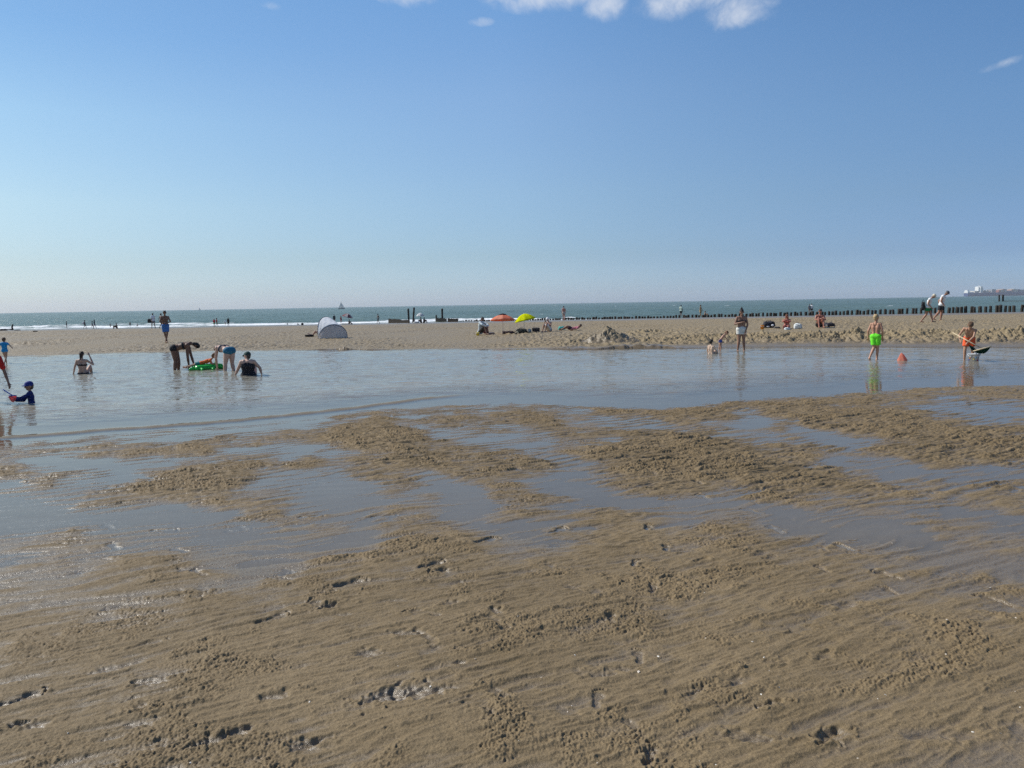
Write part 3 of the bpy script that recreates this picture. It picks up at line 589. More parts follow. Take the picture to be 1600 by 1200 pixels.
def person(label, loc, H=1.7, pose='stand', turn=0, ov=None, skin=TAN, wear=(), hair=(.05, .03, .02), hairdo='short', hat=None, face=None, kid=1.0, voxel=.016, hands=False, group=None, stout=1.0, lean=0.0):
    J = {k: Vector(v) for k, v in BASE.items()}
    for k, v in POSES[pose].items(): J[k] = Vector(v)
    for k, v in (ov or {}).items(): J[k] = Vector(v)
    s = H/1.75; w = s*stout
    az = -math.atan2(loc[0], loc[1]); rot = Matrix.Rotation(R(turn), 3, 'Z') @ Matrix.Rotation(R(lean), 3, 'X')
    for k in J: J[k] = rot @ (J[k]*s)
    fc = rot @ Vector(face if face else (0, -1, -.1 if pose != 'bend' else -.8)); fc.normalize()
    J['ha'+'a'], J['ha'+'b']
    up = (J['head']-J['neck']).normalized(); hd = J['head']; ks = s*kid
    fc = (fc-up*fc.dot(up)*.5).normalized(); lat = fc.cross(up).normalized()
    mb = MB(); hc = (J['hia']+J['hib'])/2; sc = (J['sha']+J['shb'])/2; nk = J['neck']
    tl = (sc-hc); wst = hc+tl*.38; chs = hc+tl*.74; sl_ = (J['sha']-J['shb']).normalized(); hl = (J['hia']-J['hib']).normalized(); wl = (sl_+hl).normalized()
    def torso(m, g=0.0, top=True, lo=0.0):
        if lo <= 0: m.cap(J['hia'], J['hib'], .108*w+g, .108*w+g)
        for sg in (1, -1):
            m.cap(J['hia' if sg > 0 else 'hib'] if lo <= 0 else hc+tl*lo+wl*sg*.05*w, wst+wl*sg*.052*w, .098*w+g, .085*w+g)
            m.cap(wst+wl*sg*.052*w, chs+wl*sg*.075*w, .085*w+g, .098*w+g)
            if top: m.cap(chs+wl*sg*.075*w, sc+wl*sg*.09*w, .098*w+g, .068*w+g)
        if top: m.cap(J['sha'], J['shb'], .055*w+g, .055*w+g)
    torso(mb)
    mb.cap(sc, nk, .07*w, .052*s); mb.cap(nk, hd, .050*s, .05*s)
    # head: cranium, jaw, nose, ears
    mb.cap(hd+up*.025*ks-fc*.02*ks, hd+up*.022*ks+fc*.018*ks, .084*ks, .080*ks); mb.cap(hd+fc*.02*ks, hd-up*.072*ks+fc*.045*ks, .068*ks, .036*ks)
    mb.cap(hd+up*.012*ks+fc*.092*ks, hd-up*.018*ks+fc*.112*ks, .010*ks, .014*ks, 8)
    mb.cap(hd-up*.05*ks+fc*.085*ks-lat*.015*ks, hd-up*.05*ks+fc*.085*ks+lat*.015*ks, .009*ks, .009*ks, 8)
    for sg in (1, -1): mb.cap(hd+lat*sg*.083*ks+up*.015*ks, hd+lat*sg*.086*ks-up*.015*ks, .017*ks, .012*ks, 8)
    for c in 'ab':
        sh, el, ha, hi, kn, an, to = (J[x+c] for x in ('sh', 'el', 'ha', 'hi', 'kn', 'an', 'to'))
        mb.cap(sh, el, .048*w, .037*w); mb.cap(el, el+(ha-el)*.35, .037*w, .037*w); mb.cap(el+(ha-el)*.35, ha, .037*w, .024*s)
        f = (ha-el).normalized(); side = f.cross(Vector((0, 0, 1))); side = side.normalized() if side.length > .05 else wl.copy(); nrm = f.cross(side).normalized()
        p1 = ha+f*.085*s
        if hands:
            for q in (-1.5, -.5, .5, 1.5): mb.cap(ha+f*.012*s+side*q*.012*s, p1+side*q*.018*s, .017*s, .013*s, 8)
            for q, ln in zip((-1.5, -.5, .5, 1.5), (.058, .072, .068, .052)):
                k0 = p1+side*q*.0195*s; k1 = k0+(f+nrm*.25).normalized()*ln*.5*s; k2 = k1+(f*.7+nrm*.6).normalized()*ln*.5*s
                mb.cap(k0, k1, .0098*s, .009*s, 8); mb.cap(k1, k2, .009*s, .0085*s, 8)
            t0 = ha+f*.03*s-side*.03*s; mb.cap(t0, t0+(f*.55-side*.8).normalized()*.055*s, .014*s, .0105*s, 8)
        else: mb.cap(ha, p1, .024*s, .03*s); mb.cap(p1, p1+f*.06*s, .028*s, .016*s)
        mb.cap(hi, hi+(kn-hi)*.45, .096*w, .082*w); mb.cap(hi+(kn-hi)*.45, kn, .082*w, .054*w); mb.cap(kn, kn+(an-kn)*.3, .053*w, .056*w); mb.cap(kn+(an-kn)*.3, an, .056*w, .034*s)
        he = an+(an-to)*Vector((1, 1, 0)).length*.0+Vector((an.x-to.x, an.y-to.y, 0))*.25; he.z = an.z-.045*s if an.z < .3*s else an.z-.03*s
        mb.cap(he, to, .036*s, .024*s); mb.cap(an, he, .036*s, .036*s)
    b = fuse(mb, 'person', skinm(skin), None, voxel); b.location = loc; b.rotation_euler = (0, 0, az)
    tag(b, label, 'person', group)
    # clothes: closed garments a few mm outside the body
    for it in wear:
        kind, col = it[0], it[1]; m = MB(); vx = voxel; mt = M(col, .75, 'cloth')
        if kind in ('shorts', 'briefs', 'trousers', 'skirt'):
            fr = {'shorts': .62, 'briefs': .12, 'trousers': 1.0, 'skirt': .5}[kind]; g = {'shorts': .02, 'skirt': .035, 'briefs': .009, 'trousers': .02}[kind]*s
            top = hc+tl*(.16 if kind != 'briefs' else .04)
            m.cap(J['hia'], J['hib'], .110*w+g*.6, .110*w+g*.6)
            for sg in (1, -1): m.cap(J['hia' if sg > 0 else 'hib'], top+wl*sg*.05*w, .10*w+g*.6, .088*w+g*.5)
            for c in 'ab':
                hi, kn, an = J['hi'+c], J['kn'+c], J['an'+c]
                e = hi+(kn-hi)*(it[2] if len(it) > 2 else fr); d = (e-hi).normalized()
                m.cyl(hi, e+d*.02*s, .098*w+g*.8, .078*w+g*1.5 if kind != 'briefs' else .098*w, 16)
                if kind == 'trousers': m.cap(kn, an, .075*w, .055*w)
        elif kind in ('shirt', 'tank', 'suit', 'jacket'):
            g = (.016 if kind != 'suit' else .010)*s; torso(m, g)
            if kind in ('shirt', 'jacket'):
                fr = it[2] if len(it) > 2 else .55
                for c in 'ab':
                    sh, el, ha = J['sh'+c], J['el'+c], J['ha'+c]
                    m.cap(sh, sh+(el-sh)*min(fr, 1), .055*w+g, .046*w+g)
                    if fr > 1: m.cap(el, el+(ha-el)*(fr-1), .044*w+g, .034*w+g)
            m.cap(sc, sc+(nk-sc)*.5, .07*w+g, .06*s+g)
        elif kind == 'swimsuit':
            torso(m, .009*s, top=False); m.cap(chs-wl*.07*w, chs+wl*.07*w, .105*w, .105*w)
        elif kind == 'top':
            c0 = hc+tl*.70; m.cyl(c0-tl.normalized()*.035*s, c0+tl.normalized()*.03*s, .001, .001, 6)
            for k in range(10):
                a_ = k/9; m.cap(c0+wl*(.085*w)*(2*a_-1), c0+wl*(.085*w)*(2*a_-1)+Vector((0, 0, .001)), .1065*w, .1065*w, 10)
            # keep only a band
            pl = tl.normalized(); V = []; 
            for v in m.v:
                q = Vector(v)-c0; h_ = q.dot(pl); q2 = q-pl*h_; V.append(c0+q2*1.0+pl*max(-.035*s, min(.032*s, h_)))
            m.v = [tuple(v) for v in V]
            for sg in (1, -1): m.cyl(c0+wl*sg*.06*w+fc*.08*w*0, sc+wl*sg*.05*w+up*.03*s, .012*s, .012*s, 6)
        nm = {'shorts': 'shorts', 'briefs': 'swim_briefs', 'trousers': 'trousers', 'skirt': 'skirt', 'shirt': 'shirt', 'tank': 'tank_top', 'suit': 'swim_shirt', 'jacket': 'jacket', 'swimsuit': 'swimsuit', 'top': 'bikini_top'}[kind]
        fuse(m, nm, mt, b, vx, 1)
    if hairdo:
        m = MB(); m.cap(hd+up*.040*ks-fc*.030*ks, hd+up*.045*ks+fc*.012*ks, .088*ks, .082*ks); m.cap(hd-fc*.045*ks+up*.02*ks, hd-up*.035*ks-fc*.045*ks, .078*ks, .060*ks)
        for k in range(9):
            a_ = k*2.4; m.cap(hd+up*(.09+.02*math.sin(k*1.7))*ks+lat*.05*math.cos(a_)*ks-fc*(.03+.04*math.sin(a_))*ks, hd+up*.06*ks-fc*.05*ks, .024*ks, .04*ks, 8)
        if hairdo == 'bun': m.cap(hd+up*.13*ks-fc*.05*ks, hd+up*.155*ks-fc*.055*ks, .045*ks, .04*ks)
        if hairdo == 'tail': m.cap(hd-fc*.10*ks+up*.02*ks, hd-fc*.13*ks-up*.20*ks, .045*ks, .022*ks); m.cap(hd-fc*.08*ks, hd-fc*.07*ks-up*.09*ks, .06*ks, .055*ks)
        if hairdo == 'long':
            for sg in (-.5, .5): m.cap(hd-fc*.06*ks+lat*sg*.08*ks, nk-fc*.07*s+lat*sg*.09*s-up*.05*s, .055*ks, .05*s)
        fuse(m, 'hair', M(hair, .6, 'hair'), b, voxel, 1)
    if hat:
        col = hat[1]; m = MB(); m.cap(hd+up*.055*ks-fc*.025*ks, hd+up*.055*ks+fc*.012*ks, .096*ks, .09*ks)
        if hat[0] == 'cap': m.add(*_brim(hd+up*.045*ks, fc, lat, up, .075*ks, .17*ks, ks))
        else:
            for k in range(20):
                a_ = 2*math.pi*k/20; d = (lat*math.cos(a_)+fc*math.sin(a_)); m.cap(hd+up*.04*ks+d*.07*ks, hd+up*.02*ks+d*.15*ks, .016*ks, .012*ks, 8)
        if hat[0] == 'hood': m.cap(hd-fc*.04*ks+up*.02*ks, hd-fc*.06*ks-up*.09*ks, .088*ks, .075*ks)
        fuse(m, 'cap' if hat[0] == 'cap' else 'sun_hat', M(col, .8, 'cloth'), b, min(voxel, .012), 1)
    if hands and fc.y < .3:
        for sg in (1, -1):
            e = MB(); p = hd+up*.012*ks+fc*.088*ks+lat*sg*.032*ks; e.cap(p, p+fc*.002, .011*ks, .011*ks, 8); e.obj('eye', M((.03, .02, .015), .3, 'plastic'), b)
    return b
def _brim(c, fc, lat, up, w, ln, ks):
    V = []; F = []; n = 9
    for k in range(n):
        a_ = math.pi*k/(n-1); r = lat*math.cos(a_)*w*1.1+fc*(.06*ks+math.sin(a_)*(ln-.06*ks))
        V += [c+r+up*.008*ks, c+r-up*.012*ks]
    V += [c+up*.01*ks, c-up*.014*ks]; m = len(V)-2
    for k in range(n-1): F += [(2*k, 2*k+2, m), (2*k+1, m+1, 2*k+3), (2*k, 2*k+1, 2*k+3, 2*k+2)]
    F += [(0, m, m+1, 1), (2*n-2, 2*n-1, m+1, m)]
    return V, F
def fabric(name, col, trans=.35):
    m = bpy.data.materials.new(name); m.use_nodes = True; t = m.node_tree; t.nodes.clear()
    o = N(t, 'ShaderNodeOutputMaterial'); d = N(t, 'ShaderNodeBsdfDiffuse'); r = N(t, 'ShaderNodeBsdfTranslucent'); x = N(t, 'ShaderNodeMixShader')
    tcn = N(t, 'ShaderNodeTexCoord'); nn = noise(t, tcn.outputs['Object'], 5, 3)
    c = mixc_(t, mrange(t, nn, .3, .7), tuple(v*.88 for v in col), col)
    t.links.new(c, d.inputs[0]); t.links.new(c, r.inputs[0])
    bp_ = N(t, 'ShaderNodeBump'); bp_.inputs['Strength'].default_value = .4; bp_.inputs['Distance'].default_value = .05; t.links.new(nn, bp_.inputs['Height']); t.links.new(bp_.outputs[0], d.inputs['Normal'])
    x.inputs[0].default_value = trans; t.links.new(d.outputs[0], x.inputs[1]); t.links.new(r.outputs[0], x.inputs[2]); t.links.new(x.outputs[0], o.inputs[0]); return m
def umbrella(label, loc, wid, hgt, dome, cols, tilt=0, tdir=0, vent=None, pole_r=.014, pcol=(.75, .75, .75), sink=.25):
    """canopy centre at height hgt; loc = foot of the pole"""
    root = empty('beach_umbrella', loc, -math.atan2(loc[0], loc[1])); tag(root, label, 'umbrella')
    r = wid/2; ng = 8; T_ = Matrix.Rotation(R(tilt), 3, Vector((math.cos(R(tdir)), math.sin(R(tdir)), 0)))
    top = Vector((0, 0, hgt))
    def P(a, q):
        g = a/(2*math.pi)*ng; fr = g-math.floor(g); sc = 1-.09*math.sin(math.pi*fr)*q; 
        z = dome*(1-q**1.9)-dome*.5-.03*math.sin(math.pi*fr)*q*(1-q)*2-.0*q
        return top+T_ @ Vector((r*q*sc*math.cos(a), r*q*sc*math.sin(a), z))
    na, nq = 48, 9
    mats = [fabric('umbrella_cloth', c) for c in cols]
    V = []; F = []; idx = []
    for i in range(nq+1):
        for k in range(na): V.append(P(2*math.pi*k/na, .02+.98*i/nq))
    for i in range(nq):
        for k in range(na): F.append((i*na+k, (i+1)*na+k, (i+1)*na+(k+1) % na, i*na+(k+1) % na)); idx.append(int(k/(na/ng)) % len(cols))
    c = mesh_obj('canopy', V, F, mats[0], root)
    for m in mats[1:]: c.data.materials.append(m)
    for p, i in zip(c.data.polygons, idx): p.material_index = i
    so_ = c.modifiers.new('t', 'SOLIDIFY'); so_.thickness = .006
    pm = M(pcol, .4, 'plastic'); p = MB(); p.cyl(Vector((0, 0, -sink)), top+T_ @ Vector((0, 0, dome*.55)), pole_r, pole_r, 10); p.obj('pole', pm, root)
    for k in range(ng):
        m = MB()
        for q in range(5): m.cyl(P(2*math.pi*k/ng, .05+.19*q)-T_ @ Vector((0, 0, .015)), P(2*math.pi*k/ng, .24+.19*q)-T_ @ Vector((0, 0, .015)), .004, .004, 5)
        m.obj('rib', pm, root)
    if vent:
        V = []; F = []
        for i, (q, z) in enumerate(((.03, .05), (.22, .035), (.34, -.01))):
            for k in range(24):
                v = P(2*math.pi*k/24, q); V.append(v+T_ @ Vector((0, 0, z+.02)))
        for i in range(2):
            for k in range(24): F.append((i*24+k, (i+1)*24+k, (i+1)*24+(k+1) % 24, i*24+(k+1) % 24))
        vv = mesh_obj('vent', V, F, fabric('vent_cloth', vent), root); so_ = vv.modifiers.new('t', 'SOLIDIFY'); so_.thickness = .006
    return root
def bag(name, label, cat, loc, dims, col, strap=None, seed=1, kind='cloth', patches=(), lump=.12, rz=0):
    """soft slumped bag or heap: rounded, creased body with a strap or flap"""
    V = []; F = []; nu, nv = 28, 16; w, d, h = dims
    def e(c, p): return math.copysign(abs(c)**p, c)
    for j in range(nv+1):
        th = -math.pi/2+math.pi*j/nv
        for i in range(nu):
            a = 2*math.pi*i/nu; x = e(math.cos(th), .55)*e(math.cos(a), .6); y = e(math.cos(th), .55)*e(math.sin(a), .6); z = e(math.sin(th), .7)
            n_ = float(perlin(np.array([x*1.9+seed*3.1+z*.7]), np.array([y*1.9+z*1.7]), seed)[0]); n2_ = float(perlin(np.array([x*5+seed]), np.array([z*5+y*3.0]), seed+5)[0])
            k = 1+lump*2.2*n_+lump*.9*n2_
            if z < -.2: k *= 1.06
            V.append((x*w/2*k, y*d/2*k, max(h/2+z*h/2*k*(1+.6*lump*n_), -.01)))
    for j in range(nv):
        for i in range(nu): F.append((j*nu+i, j*nu+(i+1) % nu, (j+1)*nu+(i+1) % nu, (j+1)*nu+i))
    root = empty(name, loc, -math.atan2(loc[0], loc[1])+rz); tag(root, label, cat)
    mesh_obj('body', V, F, M(col, .8, kind), root)
    if strap is not None:
        m = MB()
        for k in range(10):
            a = math.pi*k/10; b_ = math.pi*(k+1)/10; m.cyl((math.cos(a)*w*.25, -.05*d, h*.85+math.sin(a)*h*.4), (math.cos(b_)*w*.25, -.05*d, h*.85+math.sin(b_)*h*.4), .012, .012, 6)
        m.obj('strap', M(strap, .7, 'cloth'), root)
    for (x, z, a, b_, c) in patches:
        m = MB(); m.cap((x*w-a*.3, -d*.44, z*h), (x*w+a*.3, -d*.44, z*h), b_*.5, b_*.5, 12); m.obj('pocket', M(c, .8, kind), root)
    return root
def bucket(label, loc, r, h, col, handle=(.8, .8, .8), dots=None, z=0):
    root = empty('bucket', loc, -math.atan2(loc[0], loc[1])); tag(root, label, 'bucket'); n = 28
    prof = [(r*.78, 0), (r, h), (r*1.09, h), (r*1.09, h*.93), (r*.95, h*.97), (r*.74, .012*1)]
    V = []; F = []
    for (q, z_) in prof:
        for k in range(n): V.append((q*math.cos(2*math.pi*k/n), q*math.sin(2*math.pi*k/n), z_+z))
    for i in range(len(prof)-1):
        for k in range(n): F.append((i*n+k, i*n+(k+1) % n, (i+1)*n+(k+1) % n, (i+1)*n+k))
    F.append(tuple(range(n))[::-1]); F.append(tuple(range((len(prof)-1)*n, len(prof)*n)))
    mesh_obj('pail', V, F, M(col, .35, 'plastic'), root)
    m = MB()
    for k in range(12):
        a, b_ = math.pi*k/12, math.pi*(k+1)/12; m.cyl((math.cos(a)*r*1.08, -math.sin(a)*r*.9, h*.9+z-.25*h*math.sin(a)), (math.cos(b_)*r*1.08, -math.sin(b_)*r*.9, h*.9+z-.25*h*math.sin(b_)), .006, .006, 6)
    m.obj('handle', M(handle, .4, 'plastic'), root)
    if dots:
        for k, c in enumerate(dots):
            a = R(-160+k*23); zz = h*(.25+.5*((k*7) % 5)/5); q = r*(.78+.22*zz/h)+.003; m = MB(); m.cap((q*math.cos(a), q*math.sin(a), zz+z), (q*math.cos(a)*1.001, q*math.sin(a)*1.001, zz+z), .02, .02, 10); m.obj('sticker', M(c, .5, 'plastic'), root)
    return root
# ------------------------------------------------------------------ groyne of wooden posts
def zpost(px): return tab(px, [(700, -.22), (760, -.13), (920, .14), (1095, .37), (1252, .60), (1600, 1.09), (1700, 1.2)])
m_post, t, b = prin('tarred_wood', (.028, .023, .019), .75, .3)
tcn = N(t, 'ShaderNodeTexCoord'); mpn = N(t, 'ShaderNodeMapping'); mpn.inputs['Scale'].default_value = (9, 9, 1.6); t.links.new(tcn.outputs['Object'], mpn.inputs['Vector'])
nn = noise(t, mpn.outputs[0], 2, 4, .6); t.links.new(mixc_(t, nn, (.012, .010, .009), (.060, .050, .038)), b.inputs['Base Color'])
bpp = N(t, 'ShaderNodeBump'); bpp.inputs['Strength'].default_value = .8; bpp.inputs['Distance'].default_value = .02; t.links.new(nn, bpp.inputs['Height']); t.links.new(bpp.outputs[0], b.inputs['Normal'])
def post_mesh(i, r, h, top=.0):
    rg = random.Random(i); n = 12; V = []; F = []; lv = [0, .3, .6, .85, .97, 1.0]
    for j, q in enumerate(lv):
        k = 1+.05*rg.uniform(-1, 1)
        for a in range(n):
            rr_ = r*k*(1+.07*math.sin(a*2.1+i)+.04*math.sin(a*5+i*2))*(.86 if j == 5 else 1)
            V.append((rr_*math.cos(2*math.pi*a/n)+.02*q*math.sin(i), rr_*math.sin(2*math.pi*a/n), h*q+(top*math.cos(2*math.pi*a/n) if j >= 4 else 0)))
    for j in range(len(lv)-1):
        for a in range(n): F.append((j*n+a, j*n+(a+1) % n, (j+1)*n+(a+1) % n, (j+1)*n+a))
    F.append(tuple(range(n))[::-1]); F.append(tuple(range((len(lv)-1)*n, len(lv)*n)))
    me = bpy.data.meshes.new('groyne_post'); me.from_pydata(V, [], F); me.materials.append(m_post)
    for p in me.polygons: p.use_smooth = len(p.vertices) == 4
    return me
pmesh = [post_mesh(i, .125, 1.6, .012*(i-2)) for i in range(6)]
rg = random.Random(11); s_ = -3.0
while True:
    X_, Y_ = G0[0]+GD[0]*s_, G0[1]+GD[1]*s_; pxx = px_of_u(X_/Y_)
    if pxx < 716: break
    o = bpy.data.objects.new('groyne_post', pmesh[rg.randrange(6)]); COL.objects.link(o)
    k = rg.uniform(.88, 1.22)*(1.0 if pxx > 1000 else 1.08)
    o.location = (X_+rg.uniform(-.04, .04), Y_+rg.uniform(-.04, .04), zpost(pxx)-1.6+rg.uniform(-.07, .06)); o.scale = (k, k, 1)
    o.rotation_euler = (R(rg.uniform(-3, 3)), R(rg.uniform(-3, 3)), rg.uniform(0, 6))
    tag(o, 'short dark tarred wooden post in the row running down the beach into the surf', 'post', 'posts of the wooden groyne')
    s_ += .385*rg.uniform(.86, 1.14)
def tall_post(label, px, ytop, ybot, Y, r=.14, leanx=0):
    b0 = at_y(px, ybot, Y); t0 = at_y(px+leanx, ytop, Y); h = t0.z-b0.z
    m = post_mesh(int(px), r, h+1.5, .02); m.name = 'tall_post'
    o = bpy.data.objects.new('tall_post', m); COL.objects.link(o); o.location = (b0.x, b0.y, b0.z-1.5); o.rotation_euler = (0, math.atan2(t0.x-b0.x, h), 0)
    tag(o, label, 'post'); return o
tall_post('tall dark post leaning at the right end of the long dark beam', 639.5, 482, 504.5, 103, .13, -1.2)
tall_post('tallest dark post standing just left of the white beach umbrella', 644, 480.3, 499, 106, .13, 1.3)
tall_post('tall dark post rising from the short beam right of the white umbrella', 691, 482, 500, 108, .14, -.3)
tall_post('short dark stub post at the left end of the short beam', 681, 492, 500, 108, .10)
tall_post('left dark marker post standing in the sea near the ship', 1561.5, 460.5, 471, 300, .3)
tall_post('right dark marker post standing in the sea near the ship', 1567.3, 460.3, 471, 300, .38)
def beam(label, x0, y0t, y0b, x1, y1t, y1b, Y0, Y1, dep=.35):
    a, b_, c, d = at_y(x0, y0t, Y0), at_y(x0, y0b, Y0), at_y(x1, y1t, Y1), at_y(x1, y1b, Y1); V = []; n = 14; rg = random.Random(int(x0))
    for i in range(n+1):
        f = i/n; tp = a.lerp(c, f); bt = b_.lerp(d, f); jt = rg.uniform(-.04, .04)
        for q, yy in ((tp, -dep/2), (tp, dep/2), (bt, dep/2), (bt, -dep/2)): V.append((q.x, q.y+yy, q.z+(jt if q is tp else -.5)))
    F = [(0, 1, 2, 3), (4*n+3, 4*n+2, 4*n+1, 4*n)]
    for i in range(n):
        for k in range(4): F.append((4*i+k, 4*i+4+k, 4*i+4+(k+1) % 4, 4*i+(k+1) % 4))
    o0 = Vector(((a.x+c.x)/2, (a.y+c.y)/2, min(b_.z, d.z)-.5)); o = mesh_obj('groyne_beam', [Vector(v)-o0 for v in V], F, m_post, None, False, o0); tag(o, label, 'beam'); return o
beam('long dark sloping timber beam left of the two tall leaning posts', 607, 498, 500.5, 639, 500.3, 505, 105, 102, .4)
beam('short dark timber beam under the single tall post in the surf', 681, 497, 500.5, 698, 497.6, 500.8, 108, 107)
beam('dark boxed timber section at the start of the low post row', 699.5, 497.6, 504, 716, 497.8, 504, 106, 105, .6)
beam('thin far dark timber groyne in the sea beside the two marker posts', 1567, 470.0, 471.2, 1640, 469.5, 471.2, 300, 270, .6)

# ------------------------------------------------------------------ container ship, sailing boats
def ship():
    Y = 4300; p0 = at_y(1509, 462, Y); ppm = FPX/Y; root = empty('container_ship', (p0.x, Y, SEA), R(4)); tag(root, 'long blue container ship stacked with containers on the horizon', 'ship')
    L = 390; n = 40; V = []; prof = []
    for i in range(n+1):
        f = i/n; hw = 25*min(1, .72+f*4)*(1 if f < .8 else math.cos((f-.8)/.2*math.pi/2)**.7+.01); dk = 19.5 if f < .9 else 19.5+6*(f-.9)/.1
        if f < .04: dk = 19
        for (w_, z) in ((-hw*.8, -3), (-hw, 8), (-hw, dk), (hw, dk), (hw, 8), (hw*.8, -3)): V.append((f*L*(1+.0*z), w_, z))
    F = []
    for i in range(n):
        for k in range(6): F.append((6*i+k, 6*i+(k+1) % 6, 6*i+6+(k+1) % 6, 6*i+6+k))
    F += [tuple(range(6))[::-1], tuple(6*n+k for k in range(6))]
    navy = M((.035, .06, .16), .6, 'plastic'); wh = M((.72, .72, .70), .6, 'plastic')
    mesh_obj('hull', V, F, navy, root, False)
    m = MB(); m.box((6, 0, 23), (12, 34, 9)); m.box((5, 0, 31), (8, 24, 8)); m.box((22, 0, 21.5), (20, 40, 4)); m.obj('stern_house', wh, root, False)
    m = MB(); m.box((76, 0, 34), (13, 44, 30)); m.box((74, 0, 51), (10, 50, 5)); m.box((66, 0, 40), (8, 30, 22)); m.obj('bridge_house', wh, root, False)
    m = MB(); m.box((90, 0, 34), (9, 18, 30), taper=.8); m.obj('funnel', navy, root, False)
    m = MB(); m.cyl((76, 0, 53), (76, 0, 63), .9, .4, 8); m.box((76, 0, 58), (2, 14, 1)); m.obj('mast', wh, root, False)
    cols = [(.25, .27, .30), (.45, .42, .36), (.30, .12, .09), (.10, .13, .22), (.55, .52, .47), (.35, .22, .17)]
    rg = random.Random(3)
    for (x0, x1, zt) in [(36, 60, 31), (104, 116, 32), (122, 128, 27), (136, 159, 41), (176, 190, 33), (190, 212, 38), (212, 222, 38), (232, 250, 29), (250, 262, 36), (262, 300, 38), (302, 330, 35)]:
        nb = max(1, round((x1-x0)/13)); bw = (x1-x0)/nb
        for k in range(nb):
            m = MB(); top = zt-rg.choice((0, 0, 2.6)); zz = 19.7
            while zz < top-1: m.box((x0+bw*(k+.5), 0, zz+1.25), (bw-.8, 44, 2.45)); zz += 2.6
            m.obj('container_stack', M(cols[rg.randrange(6)], .7, 'plastic'), root, False)
ship()
def sailboat(label, px, ywl, ytop, Y, sail=(.78, .8, .82), sails=2):
    p = at_y(px, ywl, Y); h = (ywl-ytop)/FPX*Y; root = empty('sailing_boat', (p.x, Y, SEA), R(3)); tag(root, label, 'boat')
    L = h*.85; V = []; n = 12
    for i in range(n+1):
        f = i/n; w_ = L*.14*math.sin(math.pi*min(1, .12+f*.88))**.6*(1-.3*f)+.02
        for (a, z) in ((-w_*.5, -.2), (-w_, L*.12), (w_, L*.12), (w_*.5, -.2)): V.append(((f-.5)*L*(1 if z < 0 else 1.06), a, z))
    F = [(4*i+k, 4*i+(k+1) % 4, 4*i+4+(k+1) % 4, 4*i+4+k) for i in range(n) for k in range(4)]+[(3, 2, 1, 0), tuple(4*n+k for k in range(4))]
    mesh_obj('hull', V, F, M((.12, .13, .15), .5, 'plastic'), root)
    m = MB(); m.cyl((0, 0, 0), (0, 0, h), L*.012+.04, L*.006+.03, 8); m.obj('mast', M((.3, .3, .3), .5, 'plastic'), root)
    def sl(pts, nm):
        a, b_, c = [Vector(q) for q in pts]; V = []; F = []; k = 8
        for i in range(k+1):
            for j in range(i+1):
                f = i/k; g = j/max(1, i); q = a.lerp(b_, f).lerp(a.lerp(c, f), g); q.y += -L*.08*math.sin(math.pi*f)*math.sin(math.pi*g); V.append(q)
        ix = lambda i, j: i*(i+1)//2+j
        for i in range(k):
            for j in range(i+1):
                F.append((ix(i, j), ix(i+1, j), ix(i+1, j+1)))
                if j < i: F.append((ix(i, j), ix(i+1, j+1), ix(i, j+1)))
        o = mesh_obj(nm, V, F, fabric('sailcloth', sail, .6), root); so_ = o.modifiers.new('t', 'SOLIDIFY'); so_.thickness = .04
    sl([(-.15, 0, h*.98), (-.15, 0, L*.2), (-L*.42, 0, L*.2)], 'mainsail')
    if sails > 1: sl([(.15, 0, h*.8), (.3, 0, L*.18), (L*.5, 0, L*.14)], 'jib')
    return root
sailboat('white sailing boat with two sails on the horizon left of centre', 533.5, 481.3, 469.5, 900)
sailboat('tiny far sailing boat above the man in blue shorts and the surf walkers', 312, 484.6, 480.5, 2600)
sailboat('tiny far boat on the horizon above the row of posts in mid picture', 909, 473.9, 472, 2600)
sailboat('tiny white sailing boat on the horizon above the seated man', 1292, 467.2, 464.6, 2600)
sailboat('tiny white boat on the horizon just left of the container ship', 1489, 463.8, 461.2, 2600)

